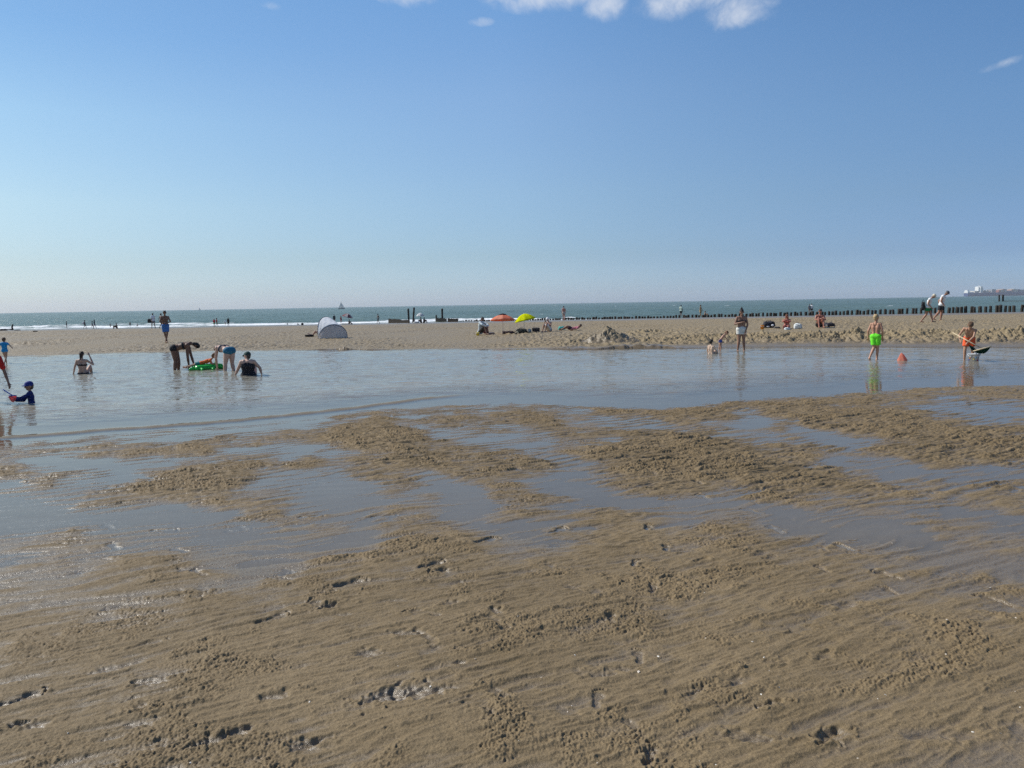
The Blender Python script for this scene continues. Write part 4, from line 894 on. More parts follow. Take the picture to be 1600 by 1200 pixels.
# ------------------------------------------------------------------ beach tent
def tent():
    p = hit(520, 528.5); s = 1.0; root = empty('beach_tent', p-Vector((0, 0, .02)), -math.atan2(p.x, p.y)); tag(root, 'white and grey pop up beach tent on the sand bar', 'tent')
    P1 = Vector((-.83, -.32, 0)); P2 = Vector((.50, 1.25, 0)); P3 = Vector((.86, -.10, 0))
    n = 26; A_, B_, C_ = [], [], []
    for i in range(n+1):
        a = math.pi*i/n; f = (1-math.cos(a))/2; s_ = max(0.0, math.sin(a))
        A_.append(P1.lerp(P2, f)+Vector((-.20*s_, .16*s_, 1.30*s_**.8)))
        B_.append(P1.lerp(P3, f)+Vector((.08*s_, -.12*s_, .84*s_**.9)))
        C_.append(P1.lerp(P3, f)+Vector((.03*s_, -.34*s_, 0)))
    def loft(a, b_, nm, mat, k=10, bulge=0.0):
        V = []; F = []
        for j in range(k+1):
            g = j/k
            for i in range(len(a)):
                v = a[i].lerp(b_[i], g); fold = .014*math.sin(i*1.7+j)*math.sin(math.pi*g); c_ = Vector((0, .2, 0)); d = (v-c_).normalized(); V.append(v+d*(bulge*math.sin(math.pi*g)*math.sin(math.pi*i/(len(a)-1))+fold))
        w_ = len(a)
        for j in range(k):
            for i in range(w_-1): F.append((j*w_+i, j*w_+i+1, (j+1)*w_+i+1, (j+1)*w_+i))
        o = mesh_obj(nm, V, F, mat, root); so_ = o.modifiers.new('t', 'SOLIDIFY'); so_.thickness = .006; return o
    loft(A_, B_, 'canopy', fabric('tent_white', (.88, .88, .87), .12), 10, .02); loft(B_, C_, 'back_panel', fabric('tent_grey', (.74, .71, .69), .55), 8, .02)
    for hoop, nm in ((A_, 'pole'), (B_, 'pole')):
        m = MB()
        for i in range(n): m.cyl(hoop[i], hoop[i+1], .022, .022, 7)
        m.obj(nm, M((.05, .06, .09), .5, 'plastic'), root)
    m = MB()
    for i in range(n): m.cyl(C_[i], C_[i+1], .016, .016, 6)
    m.obj('hem', M((.10, .11, .14), .7, 'cloth'), root)
    V = [C_[0], C_[n]]+[C_[i] for i in range(1, n)]; m = MB(); m.box((.12, .2, .012), (1.1, .9, .01), .4); m.obj('groundsheet', M((.25, .27, .32), .7, 'cloth'), root, False)
tent()

# ------------------------------------------------------------------ beach umbrellas
umbrella('coral orange beach umbrella with a dark vented top beside the yellow one', hit(786, 521.5), 1.62, 1.02, .36, [(.80, .25, .15), (.82, .36, .24)], 6, 180, vent=(.07, .06, .07))
umbrella('bright yellow beach umbrella to the right of the coral one', hit(820, 520), 1.38, .98, .43, [(.72, .76, .01)], 12, 260)
umbrella('white beach umbrella by the surf between the tall dark posts', at_y(657, 503.5, 101), 1.12, 1.0, .42, [(.80, .80, .78)], 0, 0)
umbrella('faded red and white striped beach umbrella at the surf right of the tent', at_y(544, 505, 100), 1.45, 1.02, .42, [(.30, .13, .14), (.66, .60, .58)], 16, 60)

# ------------------------------------------------------------------ people: the pool and the bar (photo positions)
BK = (.012, .012, .016); WH = (.75, .75, .75)
W0 = lambda px, py, d=0.0: at(px, py, 0)+Vector((0, 0, -d))
BIG = dict(voxel=.0095, hands=True)
person('child in a blue T-shirt running through the pool edge at the left', W0(9, 568, .05), 1.04, 'walk', 150, dict(haa=(.52, -.25, 1.02), ela=(.38, -.08, 1.22), hab=(-.50, .1, 1.15), elb=(-.38, .03, 1.25)), (.40, .22, .14),
       [('shirt', (.015, .24, .50)), ('briefs', (.30, .18, .12))], (.10, .055, .03), kid=1.28, **BIG)
person('person in a red T-shirt cut off by the left edge reaching down to the net', W0(-12, 629, .14), 1.55, 'stand', 5, dict(neck=(0, -.22, 1.34), head=(-.03, -.34, 1.46), sha=(.19, -.18, 1.26), shb=(-.19, -.18, 1.28), ela=(.28, -.22, .94), haa=(.34, -.28, .64)), (.24, .125, .08),
       [('shirt', (.50, .02, .015), .75), ('shorts', (.03, .035, .05))], (.04, .03, .02), **BIG)
person('toddler in a navy sun suit and peaked cap sitting in the pool', W0(46, 630, .22), .98, 'sit', -78, dict(haa=(-.02, -.58, .66), ela=(.12, -.30, .62), hab=(-.20, -.40, .52), elb=(-.22, -.14, .50), neck=(0, .06, .84), head=(0, .03, 1.04), sha=(.16, .05, .78), shb=(-.16, .05, .78), hia=(.09, .08, .30), hib=(-.09, .08, .30), kna=(.12, -.25, .20), knb=(-.12, -.25, .2), ana=(.1, -.4, .1), anb=(-.1, -.4, .1)), (.30, .17, .11),
       [('shirt', (.015, .025, .12), 1.95), ('briefs', (.015, .025, .12))], (.08, .05, .03), hat=('cap', (.018, .035, .20)), kid=1.42, **BIG)
person('girl in a black bikini sitting waist deep in the pool, hand at her face', W0(131, 583, .20), 1.42, 'sit', 158, dict(hia=(.1, .08, .20), hib=(-.1, .08, .20), neck=(.0, .1, .80), head=(0, .07, .98), sha=(.18, .1, .74), shb=(-.18, .1, .74), elb=(-.36, -.02, .58), hab=(-.20, -.12, .94), ela=(.27, .12, .50), haa=(.34, .10, .24)), (.46, .28, .20),
       [('top', BK), ('briefs', BK)], (.035, .018, .012), 'tail', **BIG)
person('dark skinned woman in a black bikini bending over the green float', W0(281, 577, .20), 1.74, 'bend', 84, dict(haa=(.12, -.44, .30), hab=(-.14, -.30, .28), ela=(.17, -.36, .62), elb=(-.17, -.28, .62), neck=(0, -.36, 1.06), head=(0, -.54, .98)), (.15, .075, .045),
       [('top', BK), ('briefs', BK)], (.012, .010, .009), stout=1.2, **BIG)
person('pale woman in blue patterned swim briefs bending towards the green float', W0(356, 579, .22), 1.66, 'bend', -143, dict(haa=(.1, -.42, .32), hab=(-.12, -.34, .30), ela=(.17, -.36, .64), elb=(-.17, -.30, .64), anb=(-.18, .10, .08), ana=(.16, .05, .08)), (.52, .33, .25),
       [('top', (.05, .06, .08)), ('briefs', (.025, .14, .22))], (.05, .03, .02), 'bun', stout=1.2, **BIG)
person('person in a black swimsuit and dark green cap sitting in the pool', W0(389, 585.5, .22), 1.56, 'sit', 168, dict(hia=(.12, .06, .2), hib=(-.12, .06, .2), neck=(0, .08, .73), head=(.02, .02, .86), sha=(.20, .1, .68), shb=(-.20, .1, .68), ela=(.34, .02, .44), haa=(.44, .02, .24), elb=(-.36, -.02, .46), hab=(-.40, -.04, .26)), (.50, .31, .23),
       [('swimsuit', BK)], (.05, .04, .03), hat=('cap', (.015, .05, .045)), face=(.9, -.6, -.2), kid=1.12, stout=1.32, **BIG)
person('shirtless man in blue shorts standing on the sand bar with folded hands', hit(260, 535.5), 1.84, 'stand', 12, dict(ela=(.27, -.04, 1.14), haa=(.06, -.20, 1.06), elb=(-.27, -.04, 1.14), hab=(-.08, -.22, 1.10), kna=(.06, -.06, .50), ana=(-.03, -.06, .08), toa=(0, -.24, .03), knb=(-.05, .02, .50), anb=(.05, .06, .08), tob=(.05, -.12, .03)), (.20, .105, .065),
       [('shorts', (.05, .16, .42), .75)], (.02, .015, .012), **BIG)
person('boy in neon green swim shorts walking away through the pool shallows', W0(1367, 561, .05), 1.47, 'walk', 168, dict(haa=(-.22, -.12, .86), ela=(-.24, .02, 1.12), hab=(.26, -.02, .86), elb=(.25, .06, 1.12), sha=(-.16, 0, 1.38), shb=(.16, 0, 1.38), hia=(-.08, 0, .92), hib=(.08, 0, .92), kna=(-.07, -.05, .50), ana=(-.06, -.04, .08), toa=(-.07, -.22, .03), knb=(.04, .0, .50), anb=(.14, .20, .14), tob=(.13, .06, .02)), (.46, .24, .15),
       [('shorts', (.16, .78, .03), .72)], (.42, .30, .16), kid=1.08, face=(-.5, -1, -.25), **BIG)
boy = W0(1511, 562.5, .06)
person('boy in orange swim shorts leaning forward over a shrimp net', boy, 1.40, 'stand', -6, dict(neck=(.08, -.22, 1.30), head=(.11, -.38, 1.42), sha=(.26, -.20, 1.22), shb=(-.12, -.18, 1.28), ela=(.22, -.34, .98), haa=(.06, -.44, .80), elb=(-.28, -.16, 1.02), hab=(-.20, -.42, .84), hia=(.13, .06, .90), hib=(-.05, .06, .90), kna=(.16, .0, .48), ana=(.2, .05, .08), toa=(.22, -.12, .03), knb=(-.08, -.04, .48), anb=(-.09, .0, .08), tob=(-.10, -.18, .03)), (.42, .235, .15),
       [('shorts', (.80, .11, .03), .66)], (.12, .07, .04), kid=1.12, face=(.1, -1, -1.1), **BIG)
person('woman in white shorts and black bikini top standing ankle deep in the pool', W0(1158, 548, .04), 1.64, 'stand', 14, dict(elb=(-.27, -.02, 1.14), hab=(-.04, -.22, 1.22), ela=(.25, .0, 1.12), haa=(.14, -.14, .86), ana=(.13, .02, .08), anb=(-.14, .0, .08)), (.27, .145, .095),
       [('top', BK), ('shorts', (.66, .64, .58), .42)], (.012, .010, .010), 'bun', face=(.0, -1, -.5), stout=1.1, **BIG)
person('small child in blue trunks leaning over at the water edge', W0(1127, 549, .03), .92, 'bend', 82, dict(neck=(0, -.20, 1.28), head=(0, -.36, 1.40), sha=(.16, -.16, 1.22), shb=(-.16, -.16, 1.22), ela=(.17, -.30, 1.02), haa=(.12, -.44, .86), elb=(-.17, -.0, 1.0), hab=(-.2, .14, .90), hia=(.09, .06, .86), hib=(-.09, .06, .86)), (.46, .26, .18),
       [('shorts', (.05, .08, .30), .35)], (.16, .08, .04), kid=1.3, face=(0, -1, -.9), **BIG)
person('dark haired child with bare back sitting in the pool beside the woman', W0(1112, 552.5, .18), 1.12, 'sit', 150, dict(hia=(.1, .06, .2), hib=(-.1, .06, .2), neck=(0, .08, .76), head=(0, .05, .95), sha=(.17, .08, .70), shb=(-.17, .08, .70), ela=(.26, .04, .48), haa=(.24, -.02, .24), elb=(-.27, -.02, .46), hab=(-.24, -.06, .22)), (.60, .42, .30),
       [('briefs', (.03, .03, .05))], (.02, .015, .012), kid=1.25, **BIG)
person('walker in a white tank top and green shorts with a black bag', hit(1449, 503.5), 1.72, 'walk', 84, dict(neck=(0, -.14, 1.42), head=(0, -.28, 1.54), sha=(.19, -.10, 1.37), shb=(-.19, -.10, 1.37), elb=(-.22, -.02, 1.10), hab=(-.20, -.20, .92), ela=(.22, .02, 1.12), haa=(.22, -.14, .90)), (.34, .18, .12),
       [('tank', WH), ('shorts', (.01, .20, .07), .5)], (.4, .38, .35), hat=('cap', (.62, .55, .42)), face=(0, -1, -.8), stout=1.12, **BIG)
person('heavy man in a white tank top and black shorts walking with a grey cap', hit(1470, 501), 1.84, 'walk', 84, dict(neck=(0, -.12, 1.44), head=(0, -.26, 1.57), sha=(.20, -.08, 1.39), shb=(-.20, -.08, 1.39), ela=(.24, .16, 1.16), haa=(.22, .12, .92), elb=(-.24, -.0, 1.12), hab=(-.22, -.16, .90), kna=(.09, -.02, .49), ana=(.09, .02, .08), toa=(.1, -.16, .03), knb=(-.09, .10, .50), anb=(-.09, .34, .16), tob=(-.09, .22, .04)), (.34, .17, .115),
       [('tank', WH), ('shorts', (.02, .022, .03), .68)], (.2, .19, .18), hat=('cap', (.09, .10, .12)), face=(0, -1, -.7), stout=1.25, **BIG)
# child lying on the green crocodile float
fl = at(325, 577.5, 0); flz = -math.atan2(fl.x, fl.y)
def croc():
    root = empty('inflatable_crocodile', (fl.x, fl.y, -.02), flz+R(8)); tag(root, 'green inflatable crocodile float with a child lying on it', 'pool float')
    g = M((.015, .36, .05), .28, 'plastic'); m = MB()
    m.cap((-.42, 0, .10), (.20, .0, .11), .13, .17); m.cap((-.42, .10, .10), (.15, .12, .11), .11, .13); m.cap((-.42, -.10, .10), (.15, -.12, .11), .11, .13)
    m.cap((.18, 0, .14), (.34, -.02, .16), .15, .13); m.cap((.32, -.02, .14), (.62, -.05, .10), .12, .075); m.cap((.32, -.02, .19), (.56, -.04, .18), .09, .06)
    for x, s_ in ((-.3, 1), (-.3, -1), (.14, 1), (.14, -1)): m.cap((x, s_*.14, .08), (x+.03, s_*.34, .05), .075, .06)
    m.cap((-.45, 0, .10), (-.72, .02, .07), .11, .06)
    fuse(m, 'body', g, root, .012, 2)
    for s_ in (1, -1):
        e = MB(); e.cap((.33, s_*.075-.02, .29), (.335, s_*.075-.02, .305), .042, .04); ey = e.obj('eye_bump', g, root); e = MB(); e.cap((.355, s_*.09-.02, .305), (.36, s_*.092-.02, .305), .024, .024); e.obj('eye', M((.8, .8, .75), .3, 'plastic'), root)
    m = MB()
    for k in range(5): m.cap((.36+k*.055, -.105+.006*k, .125), (.365+k*.055, -.11+.006*k, .115), .016, .01, 8)
    m.obj('teeth', M((.8, .8, .76), .4, 'plastic'), root)
    m = MB()
    root.scale = (.74, .74, .80)
    for k in range(7): m.cap((-.62+k*.1, .0, .16+.015*k), (-.64+k*.1, .0, .20+.015*k), .03, .018, 8)
    m.obj('back_ridge', M((.02, .28, .045), .3, 'plastic'), root)
croc()
person('small child in an orange T-shirt lying on the green float', (fl.x-.20, fl.y+.02, .13), 1.05, 'lie', 90, dict(neck=(.0, -.50, .34), head=(0, -.66, .52), sha=(.17, -.42, .28), shb=(-.17, -.42, .28), hia=(.09, .05, .13), hib=(-.09, .05, .13), kna=(.11, .42, .06), knb=(-.11, .42, .06), ana=(.12, .8, -.02), anb=(-.12, .8, -.04), toa=(.12, .95, -.02), tob=(-.12, .95, -.05), ela=(.26, -.50, .10), haa=(.20, -.70, .06), elb=(-.26, -.50, .10), hab=(-.20, -.72, .06)), (.42, .22, .14),
       [('shirt', (.62, .12, .02), .6), ('shorts', (.02, .16, .16), .7)], (.13, .075, .04), kid=1.3, face=(0, -1, -.15), **BIG)

# ------------------------------------------------------------------ nets, buckets and other things in the pool
def rod(m, a, b_, r): m.cyl(a, b_, r, r, 8)
p = at(27, 621, .16); o_ = empty('fishing_net', p, -math.atan2(p.x, p.y)); tag(o_, 'small pink net on a blue stick held between adult and toddler', 'net')
m = MB(); rod(m, (0, 0, -.02), (-.20, .0, .15), .011); m.cap((-.20, 0, .15), (-.235, 0, .18), .013, .013); m.obj('stick', M((.02, .10, .42), .4, 'plastic'), o_)
V = []; F = []
for i in range(9):
    q = i/8
    for k in range(18):
        a = 2*math.pi*k/18; rr_ = .072*math.cos(q*math.pi/2)**.6; V.append((-.08+rr_*math.cos(a), rr_*math.sin(a), .045-q*.14))
for i in range(8):
    for k in range(18): F.append((i*18+k, i*18+(k+1) % 18, (i+1)*18+(k+1) % 18, (i+1)*18+k))
n_ = mesh_obj('net_bag', V, F, fabric('pink_mesh', (.80, .22, .22), .5), o_); so_ = n_.modifiers.new('t', 'SOLIDIFY'); so_.thickness = .003
m = MB()
for k in range(18): m.cyl(V[k], V[(k+1) % 18], .005, .005, 6)
m.obj('hoop', M((.02, .10, .42), .4, 'plastic'), o_)
# T shaped wooden shrimp net held by the boy in orange shorts
s51 = FPX/boy.y; o_ = empty('shrimp_net', boy+Vector((0, 0, .06)), -math.atan2(boy.x, boy.y)); tag(o_, 'wooden T-shaped shrimp net with dark green mesh held by the boy', 'net')
Q = lambda px, py, dy: Vector(((px-1511)/s51, dy, (562.5-py)/s51))
wd = M((.62, .50, .32), .6, 'wood'); m = MB(); rod(m, Q(1490, 519, -.30), Q(1530, 542.5, -.62), .015); m.obj('pole', wd, o_)
m = MB(); rod(m, Q(1518.5, 546.3, -.70), Q(1542, 538.7, -.60), .017); m.obj('crossbar', wd, o_)
a, b_ = Q(1519, 546.3, -.68), Q(1541.5, 539, -.59); c, d = Q(1513.5, 536, -.20), Q(1536, 550.5, -.34); V = []; F = []; k = 10
for i in range(k+1):
    for j in range(k+1):
        f, g = i/k, j/k; top = a.lerp(b_, f); bot = Q(1512, 537, -.2).lerp(Q(1532, 551, -.4), f); q = top.lerp(bot, g); q.z -= .10*math.sin(math.pi*f)*math.sin(math.pi*min(1, g*1.1))+.04*math.sin(math.pi*g); V.append(q)
for i in range(k):
    for j in range(k): F.append((i*(k+1)+j, (i+1)*(k+1)+j, (i+1)*(k+1)+j+1, i*(k+1)+j+1))
n_ = mesh_obj('net_mesh', V, F, fabric('net_mesh', (.012, .05, .035), .25), o_); so_ = n_.modifiers.new('t', 'SOLIDIFY'); so_.thickness = .004
bk = at(1521.5, 564, 0); bucket('pale see-through bucket with coloured dots standing in the shallow water', bk+Vector((0, 0, -.03)), .155, .25, (.62, .64, .66), dots=[(.05, .05, .3), (.6, .2, .05), (.1, .1, .1), (.5, .4, .1), (.05, .2, .4), (.5, .05, .1)])
# coral pink net dropped in the water
p = at(1410, 563.5, 0); o_ = empty('hand_net', p, -math.atan2(p.x, p.y)); tag(o_, 'coral pink net bag standing up out of the pool water', 'net')
V = []; F = []
for i in range(9):
    q = i/8
    for k in range(20):
        a = 2*math.pi*k/20; rr_ = (.135*(1-q)**.75+.022); fold = 1+.12*math.sin(a*5+q*3); V.append((rr_*math.cos(a)*fold-.0+q*-.015, rr_*math.sin(a)*.75*fold, -.04+q*.27-.015*math.cos(a)))
for i in range(8):
    for k in range(20): F.append((i*20+k, i*20+(k+1) % 20, (i+1)*20+(k+1) % 20, (i+1)*20+k))
F.append(tuple(range(160, 180)))
mesh_obj('net_bag', V, F, fabric('coral_mesh', (.88, .34, .24), .5), o_); m = MB()
for k in range(20): m.cyl(V[k], V[(k+1) % 20], .007, .007, 6)
m.obj('hoop', M((.75, .18, .12), .5, 'plastic'), o_)
# shoulder bag of the walker
p = hit(1449, 503.5); sc_ = FPX/p.y; q = p+Vector((-.27, .02, .72)); bag('shoulder_bag', 'black bag hanging at the back of the walker in green shorts', 'bag', q, (.20, .30, .48), (.02, .02, .022), strap=(.02, .02, .02), seed=4)

# ------------------------------------------------------------------ people and things on the sand bar
person('man in a pale jacket sitting on the sand left of the umbrellas', hit(752, 523.5), 1.72, 'sit', 52, dict(neck=(0, -.02, .80), head=(0, -.12, .95), sha=(.17, -.02, .74), shb=(-.17, -.02, .74), ela=(.25, -.28, .62), haa=(.10, -.50, .50), elb=(-.25, -.28, .62), hab=(-.1, -.5, .5)), (.30, .16, .11),
       [('jacket', (.52, .58, .60), 1.9), ('shorts', (.05, .045, .04), .9)], (.05, .035, .03), voxel=.013)
bucket('small yellow bucket beside the seated man in the pale jacket', hit(746.5, 524.5), .10, .19, (.80, .66, .03))
bag('backpack', 'dark red backpack in front of the seated man in the pale jacket', 'backpack', hit(759, 522), (.34, .30, .50), (.11, .025, .03), strap=(.05, .02, .02), seed=2, lump=.16)
bag('sandals', 'small grey heap of sandals right of the dark red backpack', 'sandals', hit(768, 521.5), (.34, .22, .10), (.22, .21, .23), seed=7, lump=.2)
bag('towel', 'crumpled dark towel under the coral umbrella pole', 'towel', hit(794, 522), (.72, .35, .15), (.05, .03, .035), seed=8, lump=.25, patches=[(-.2, .6, .1, .06, (.4, .2, .15))])
bag('duffel_bag', 'black and khaki beach bag heap in the middle of the group', 'bag', hit(815, 521.3), (.62, .40, .32), (.035, .035, .028), strap=(.03, .03, .03), seed=9, lump=.22, patches=[(-.38, .4, .10, .10, (.5, .46, .34))])
bag('paper_bag', 'pale crumpled bag left of the black cooler', 'bag', hit(827.5, 519.5), (.22, .2, .18), (.55, .56, .56), seed=10, lump=.2)
def cooler(p):
    o_ = empty('cool_box', p, -math.atan2(p.x, p.y)); tag(o_, 'black rectangular cool box right of the yellow umbrella pole', 'cool box')
    m = MB(); m.box((0, 0, .09), (.46, .30, .18), 0, 1.04); x = m.obj('box', M((.02, .015, .02), .5, 'plastic'), o_, False); bv = x.modifiers.new('b', 'BEVEL'); bv.width = .015; bv.segments = 2
    m = MB(); m.box((0, 0, .205), (.49, .33, .045), 0, .94); x = m.obj('lid', M((.045, .03, .035), .5, 'plastic'), o_, False); bv = x.modifiers.new('b', 'BEVEL'); bv.width = .01
    m = MB()
    for a, b_ in (((-.15, 0, .23), (-.15, 0, .27)), ((-.15, 0, .27), (.15, 0, .27)), ((.15, 0, .27), (.15, 0, .23))): rod(m, a, b_, .01)
    m.obj('handle', M((.03, .03, .03), .5, 'plastic'), o_)
cooler(hit(837.5, 519.8))
person('woman in a white cap sitting on a pale towel right of the cool box', hit(857, 518), 1.66, 'sit', -38, dict(haa=(.05, -.30, .66), hab=(-.05, -.30, .68), neck=(0, .0, .68), head=(0, -.08, .84)), (.30, .16, .11),
       [('tank', (.50, .34, .28)), ('shorts', (.70, .68, .64), .9)], (.05, .03, .02), hat=('cap', (.75, .75, .75)), voxel=.013)
person('sunbather in dark clothes lying on her side right of the woman in the white cap', hit(893, 516.5), 1.55, 'lie', -82, dict(sha=(.19, .46, .24), head=(0, .62, .34), kna=(.12, -.30, .34), knb=(-.1, -.32, .22)), (.30, .15, .10), [('shirt', (.48, .16, .20), .6), ('shorts', (.05, .02, .04), .7)], (.03, .02, .02), voxel=.013)
bag('towel', 'turquoise towel heap at the left of the lying sunbather', 'towel', hit(877.5, 515.5), (.42, .34, .24), (.08, .52, .46), seed=12, lump=.24)
person('shirtless person walking by the post row behind the white cap woman', hit(881, 500.5), 1.72, 'walk', 175, None, (.44, .20, .15), [('shorts', (.45, .40, .36), .4)], (.03, .02, .02), voxel=.018)
person('standing bather in white top and black shorts near the posts', hit(1064, 495.5), 1.76, 'stand', 160, dict(ela=(.26, -.06, 1.16), haa=(.08, -.2, 1.14)), (.30, .16, .11), [('shirt', (.55, .62, .52), .5), ('shorts', (.015, .015, .015), .7)], (.012, .01, .01), voxel=.016)
person('tanned bather standing by the posts next to a sitting one', hit(1094.5, 495.5), 1.74, 'stand', 70, dict(ela=(.22, -.1, 1.15), haa=(.2, -.22, .95)), (.42, .22, .10), [('skirt', (.42, .27, .12), .55)], (.02, .015, .012), voxel=.016)
person('tanned bather sitting on the sand against the row of posts', hit(1102, 495.5), 1.6, 'sit', 65, None, (.40, .22, .12), [('briefs', (.35, .22, .12)), ('top', (.35, .22, .12))], (.05, .03, .02), voxel=.018)
person('left of two far waders beyond the posts, in grey', at_y(1264.5, 489.5, 88), 1.05, 'stand', 30, None, (.25, .15, .11), [('shirt', (.20, .22, .24), .6)], (.02, .02, .02), voxel=.02)
person('right of two far waders beyond the posts, in white', at_y(1268, 490, 88), 1.15, 'stand', -20, None, (.25, .15, .11), [('shirt', (.70, .72, .72), .6), ('shorts', (.02, .02, .03))], (.02, .02, .02), voxel=.02)
bucket('orange bucket left of the black beach bag on the right of the bar', hit(1191, 514.5), .105, .22, (.80, .30, .02))
bag('duffel_bag', 'black beach bag with white stuff behind the orange bucket', 'bag', hit(1201, 512), (.62, .34, .34), (.02, .022, .035), strap=(.02, .02, .03), seed=14, lump=.2, patches=[(-.05, .2, .12, .08, (.6, .6, .62)), (.32, .4, .06, .12, (.7, .7, .72))])
bag('towel', 'small dark crumpled cloth right of the black beach bag', 'towel', hit(1214, 513), (.30, .2, .1), (.12, .11, .10), seed=15, lump=.25)
person('sunburnt woman with reddish hair reclining on the sand bar', hit(1229, 513.5), 1.6, 'flat', -4, dict(neck=(0, .10, .56), head=(0, .02, .70), sha=(.17, .08, .50), shb=(-.17, .08, .50), ela=(.22, -.12, .40), haa=(.02, -.24, .48), elb=(-.22, -.12, .40), hab=(-.05, -.22, .50)), (.38, .14, .10), [('top', (.3, .05, .05)), ('briefs', (.45, .13, .13))], (.16, .06, .03), 'long', voxel=.013)
bag('towel', 'white and blue folded cloth at the feet of the reclining woman', 'towel', hit(1230, 515.5), (.28, .2, .12), (.62, .66, .66), seed=16, lump=.2)
bag('beach_bag', 'white and black striped beach bag left of the sitting man', 'bag', hit(1246.5, 514), (.38, .28, .28), (.66, .68, .66), strap=(.1, .1, .1), seed=17, lump=.18, patches=[(.05, .75, .10, .05, (.04, .04, .05)), (.12, .5, .07, .04, (.1, .1, .12))])
person('shirtless tanned man sitting with knees up on the right of the bar', hit(1281, 512), 1.80, 'sit', 8, None, (.36, .15, .10), [('shorts', (.03, .03, .035), .3)], (.07, .06, .055), voxel=.012)
bag('towel', 'dark bundle of clothes right of the sitting shirtless man', 'towel', hit(1296.5, 510.5), (.50, .32, .22), (.03, .03, .04), seed=18, lump=.24, patches=[(-.3, .4, .06, .08, (.4, .38, .36))])
person('person lying inside the opening of the beach tent', hit(496, 525.5)+Vector((.1, .25, 0)), 1.6, 'flat', -100, dict(kna=(.12, -.30, .34), knb=(-.12, -.30, .30), ana=(.12, -.52, .06), anb=(-.12, -.55, .06)), (.46, .27, .20), [('shorts', (.05, .05, .07), .5)], (.05, .03, .02), voxel=.013)
bag('towel', 'black towel bundle on the sand left of the beach tent', 'towel', hit(483, 526.5), (.52, .3, .14), (.012, .012, .014), seed=20, lump=.25)

# ------------------------------------------------------------------ far people at the sea edge
DK = (.10, .06, .045); n_ = (.02, .018, .016)
far = [
 ('walker in a white shirt carrying a dark bag at the far sea edge', 240, 513.5, 1.80, 'walk', 200, (.22, .13, .1), [('shirt', (.72, .74, .78), .7), ('shorts', (.16, .16, .18), .5)]),
 ('dark figure walking just behind the man in blue shorts', 252.5, 513, 1.78, 'walk', 120, DK, [('shirt', (.20, .16, .15), .5), ('shorts', (.03, .03, .03))]),
 ('lone dark figure standing in the foam at the left, nearest the sunbathers', 104.5, 513, 1.0, 'stand', 100, DK, [('suit', (.02, .02, .03))]),
 ('figure with a white bag stepping through the surf on the left', 133, 513, 1.12, 'walk', 90, DK, [('shorts', (.02, .02, .03)), ('shirt', (.05, .05, .06), .5)]),
 ('left of the two surf walkers side by side', 144.5, 513, 1.02, 'walk', 80, DK, [('shorts', (.03, .03, .05))]),
 ('right of the two surf walkers side by side, slightly taller', 148, 513.5, 1.14, 'walk', 70, DK, [('shorts', (.25, .25, .3)), ('shirt', (.03, .03, .05), .5)]),
 ('small child standing in the foam left of the sitting pair', 172.5, 512, .62, 'stand', 40, DK, [('briefs', (.03, .03, .04))]),
 ('sitting bather at the foam edge left of the empty sea gap', 182, 513.5, 1.25, 'sit', -60, DK, [('suit', (.02, .02, .03))]),
 ('tiny child playing close to the sitting bather in the foam', 177.5, 512.5, .7, 'sit', 60, DK, [('briefs', (.03, .03, .04))]),
 ('small dark child standing in the surf left of the white shirt walker', 203.5, 510.5, .72, 'stand', 20, DK, [('briefs', (.02, .02, .03))]),
 ('crouching dark child in the surf left of the white shirt walker', 214.5, 509.5, .70, 'sit', 30, DK, [('suit', (.02, .02, .03))]),
 ('child in a red top with green shorts at the surf', 335, 510.5, 1.02, 'stand', 150, DK, [('shirt', (.55, .02, .04), .6), ('shorts', (.04, .28, .06), .6)]),
 ('dark haired child right of the red top child at the surf', 339, 510.3, 1.08, 'walk', 100, DK, [('shirt', (.25, .02, .04), .6), ('shorts', (.03, .18, .05), .6)]),
 ('dark adult in a black top standing at the surf mid left', 357, 509.5, 1.12, 'stand', 170, DK, [('shirt', (.015, .015, .02), .8), ('shorts', (.02, .02, .02), .7)]),
 ('small child with a pale shirt beside the dark adult at the surf', 352.3, 508, .80, 'stand', 30, DK, [('shirt', (.6, .62, .65), .7)]),
 ('swimmer walking in the shallow sea right of the umbrella with stripes', 591, 505.5, 1.30, 'walk', -70, DK, [('shorts', (.02, .02, .03))]),
 ('red skinned child standing left of the striped umbrella', 533, 505, 1.05, 'stand', 40, (.30, .12, .10), [('shorts', (.3, .06, .08))]),
 ('dark figure behind the top of the beach tent', 522.5, 505, 1.22, 'stand', 10, DK, [('shirt', (.03, .04, .05), .6)]),
 ('sitting figure in the shade of the striped umbrella', 546, 506.2, 1.10, 'sit', 50, DK, [('shorts', (.03, .03, .03))]),
 ('sitting figure in dark clothes left under the white umbrella', 657.5, 504.6, 1.35, 'sit', -60, DK, [('shirt', (.01, .01, .015), .9), ('shorts', (.01, .01, .015))]),
 ('sitting figure in dark clothes right under the white umbrella', 663, 504.4, 1.35, 'sit', 60, DK, [('shirt', (.015, .015, .02), .9), ('shorts', (.01, .01, .015))]),
 ('small dark child between the tall post and the white umbrella', 647.5, 504.5, .62, 'stand', 20, DK, [('suit', (.02, .02, .03))]),
 ('head and shoulders of a left swimmer in the surf left of the tent', 449, 507.3, .5, 'sit', 20, DK, [('suit', (.02, .02, .03))]),
 ('dark child sitting in the surf between the swimmer and the box', 465.5, 508.2, .6, 'sit', 100, DK, [('suit', (.02, .02, .03))]),
]
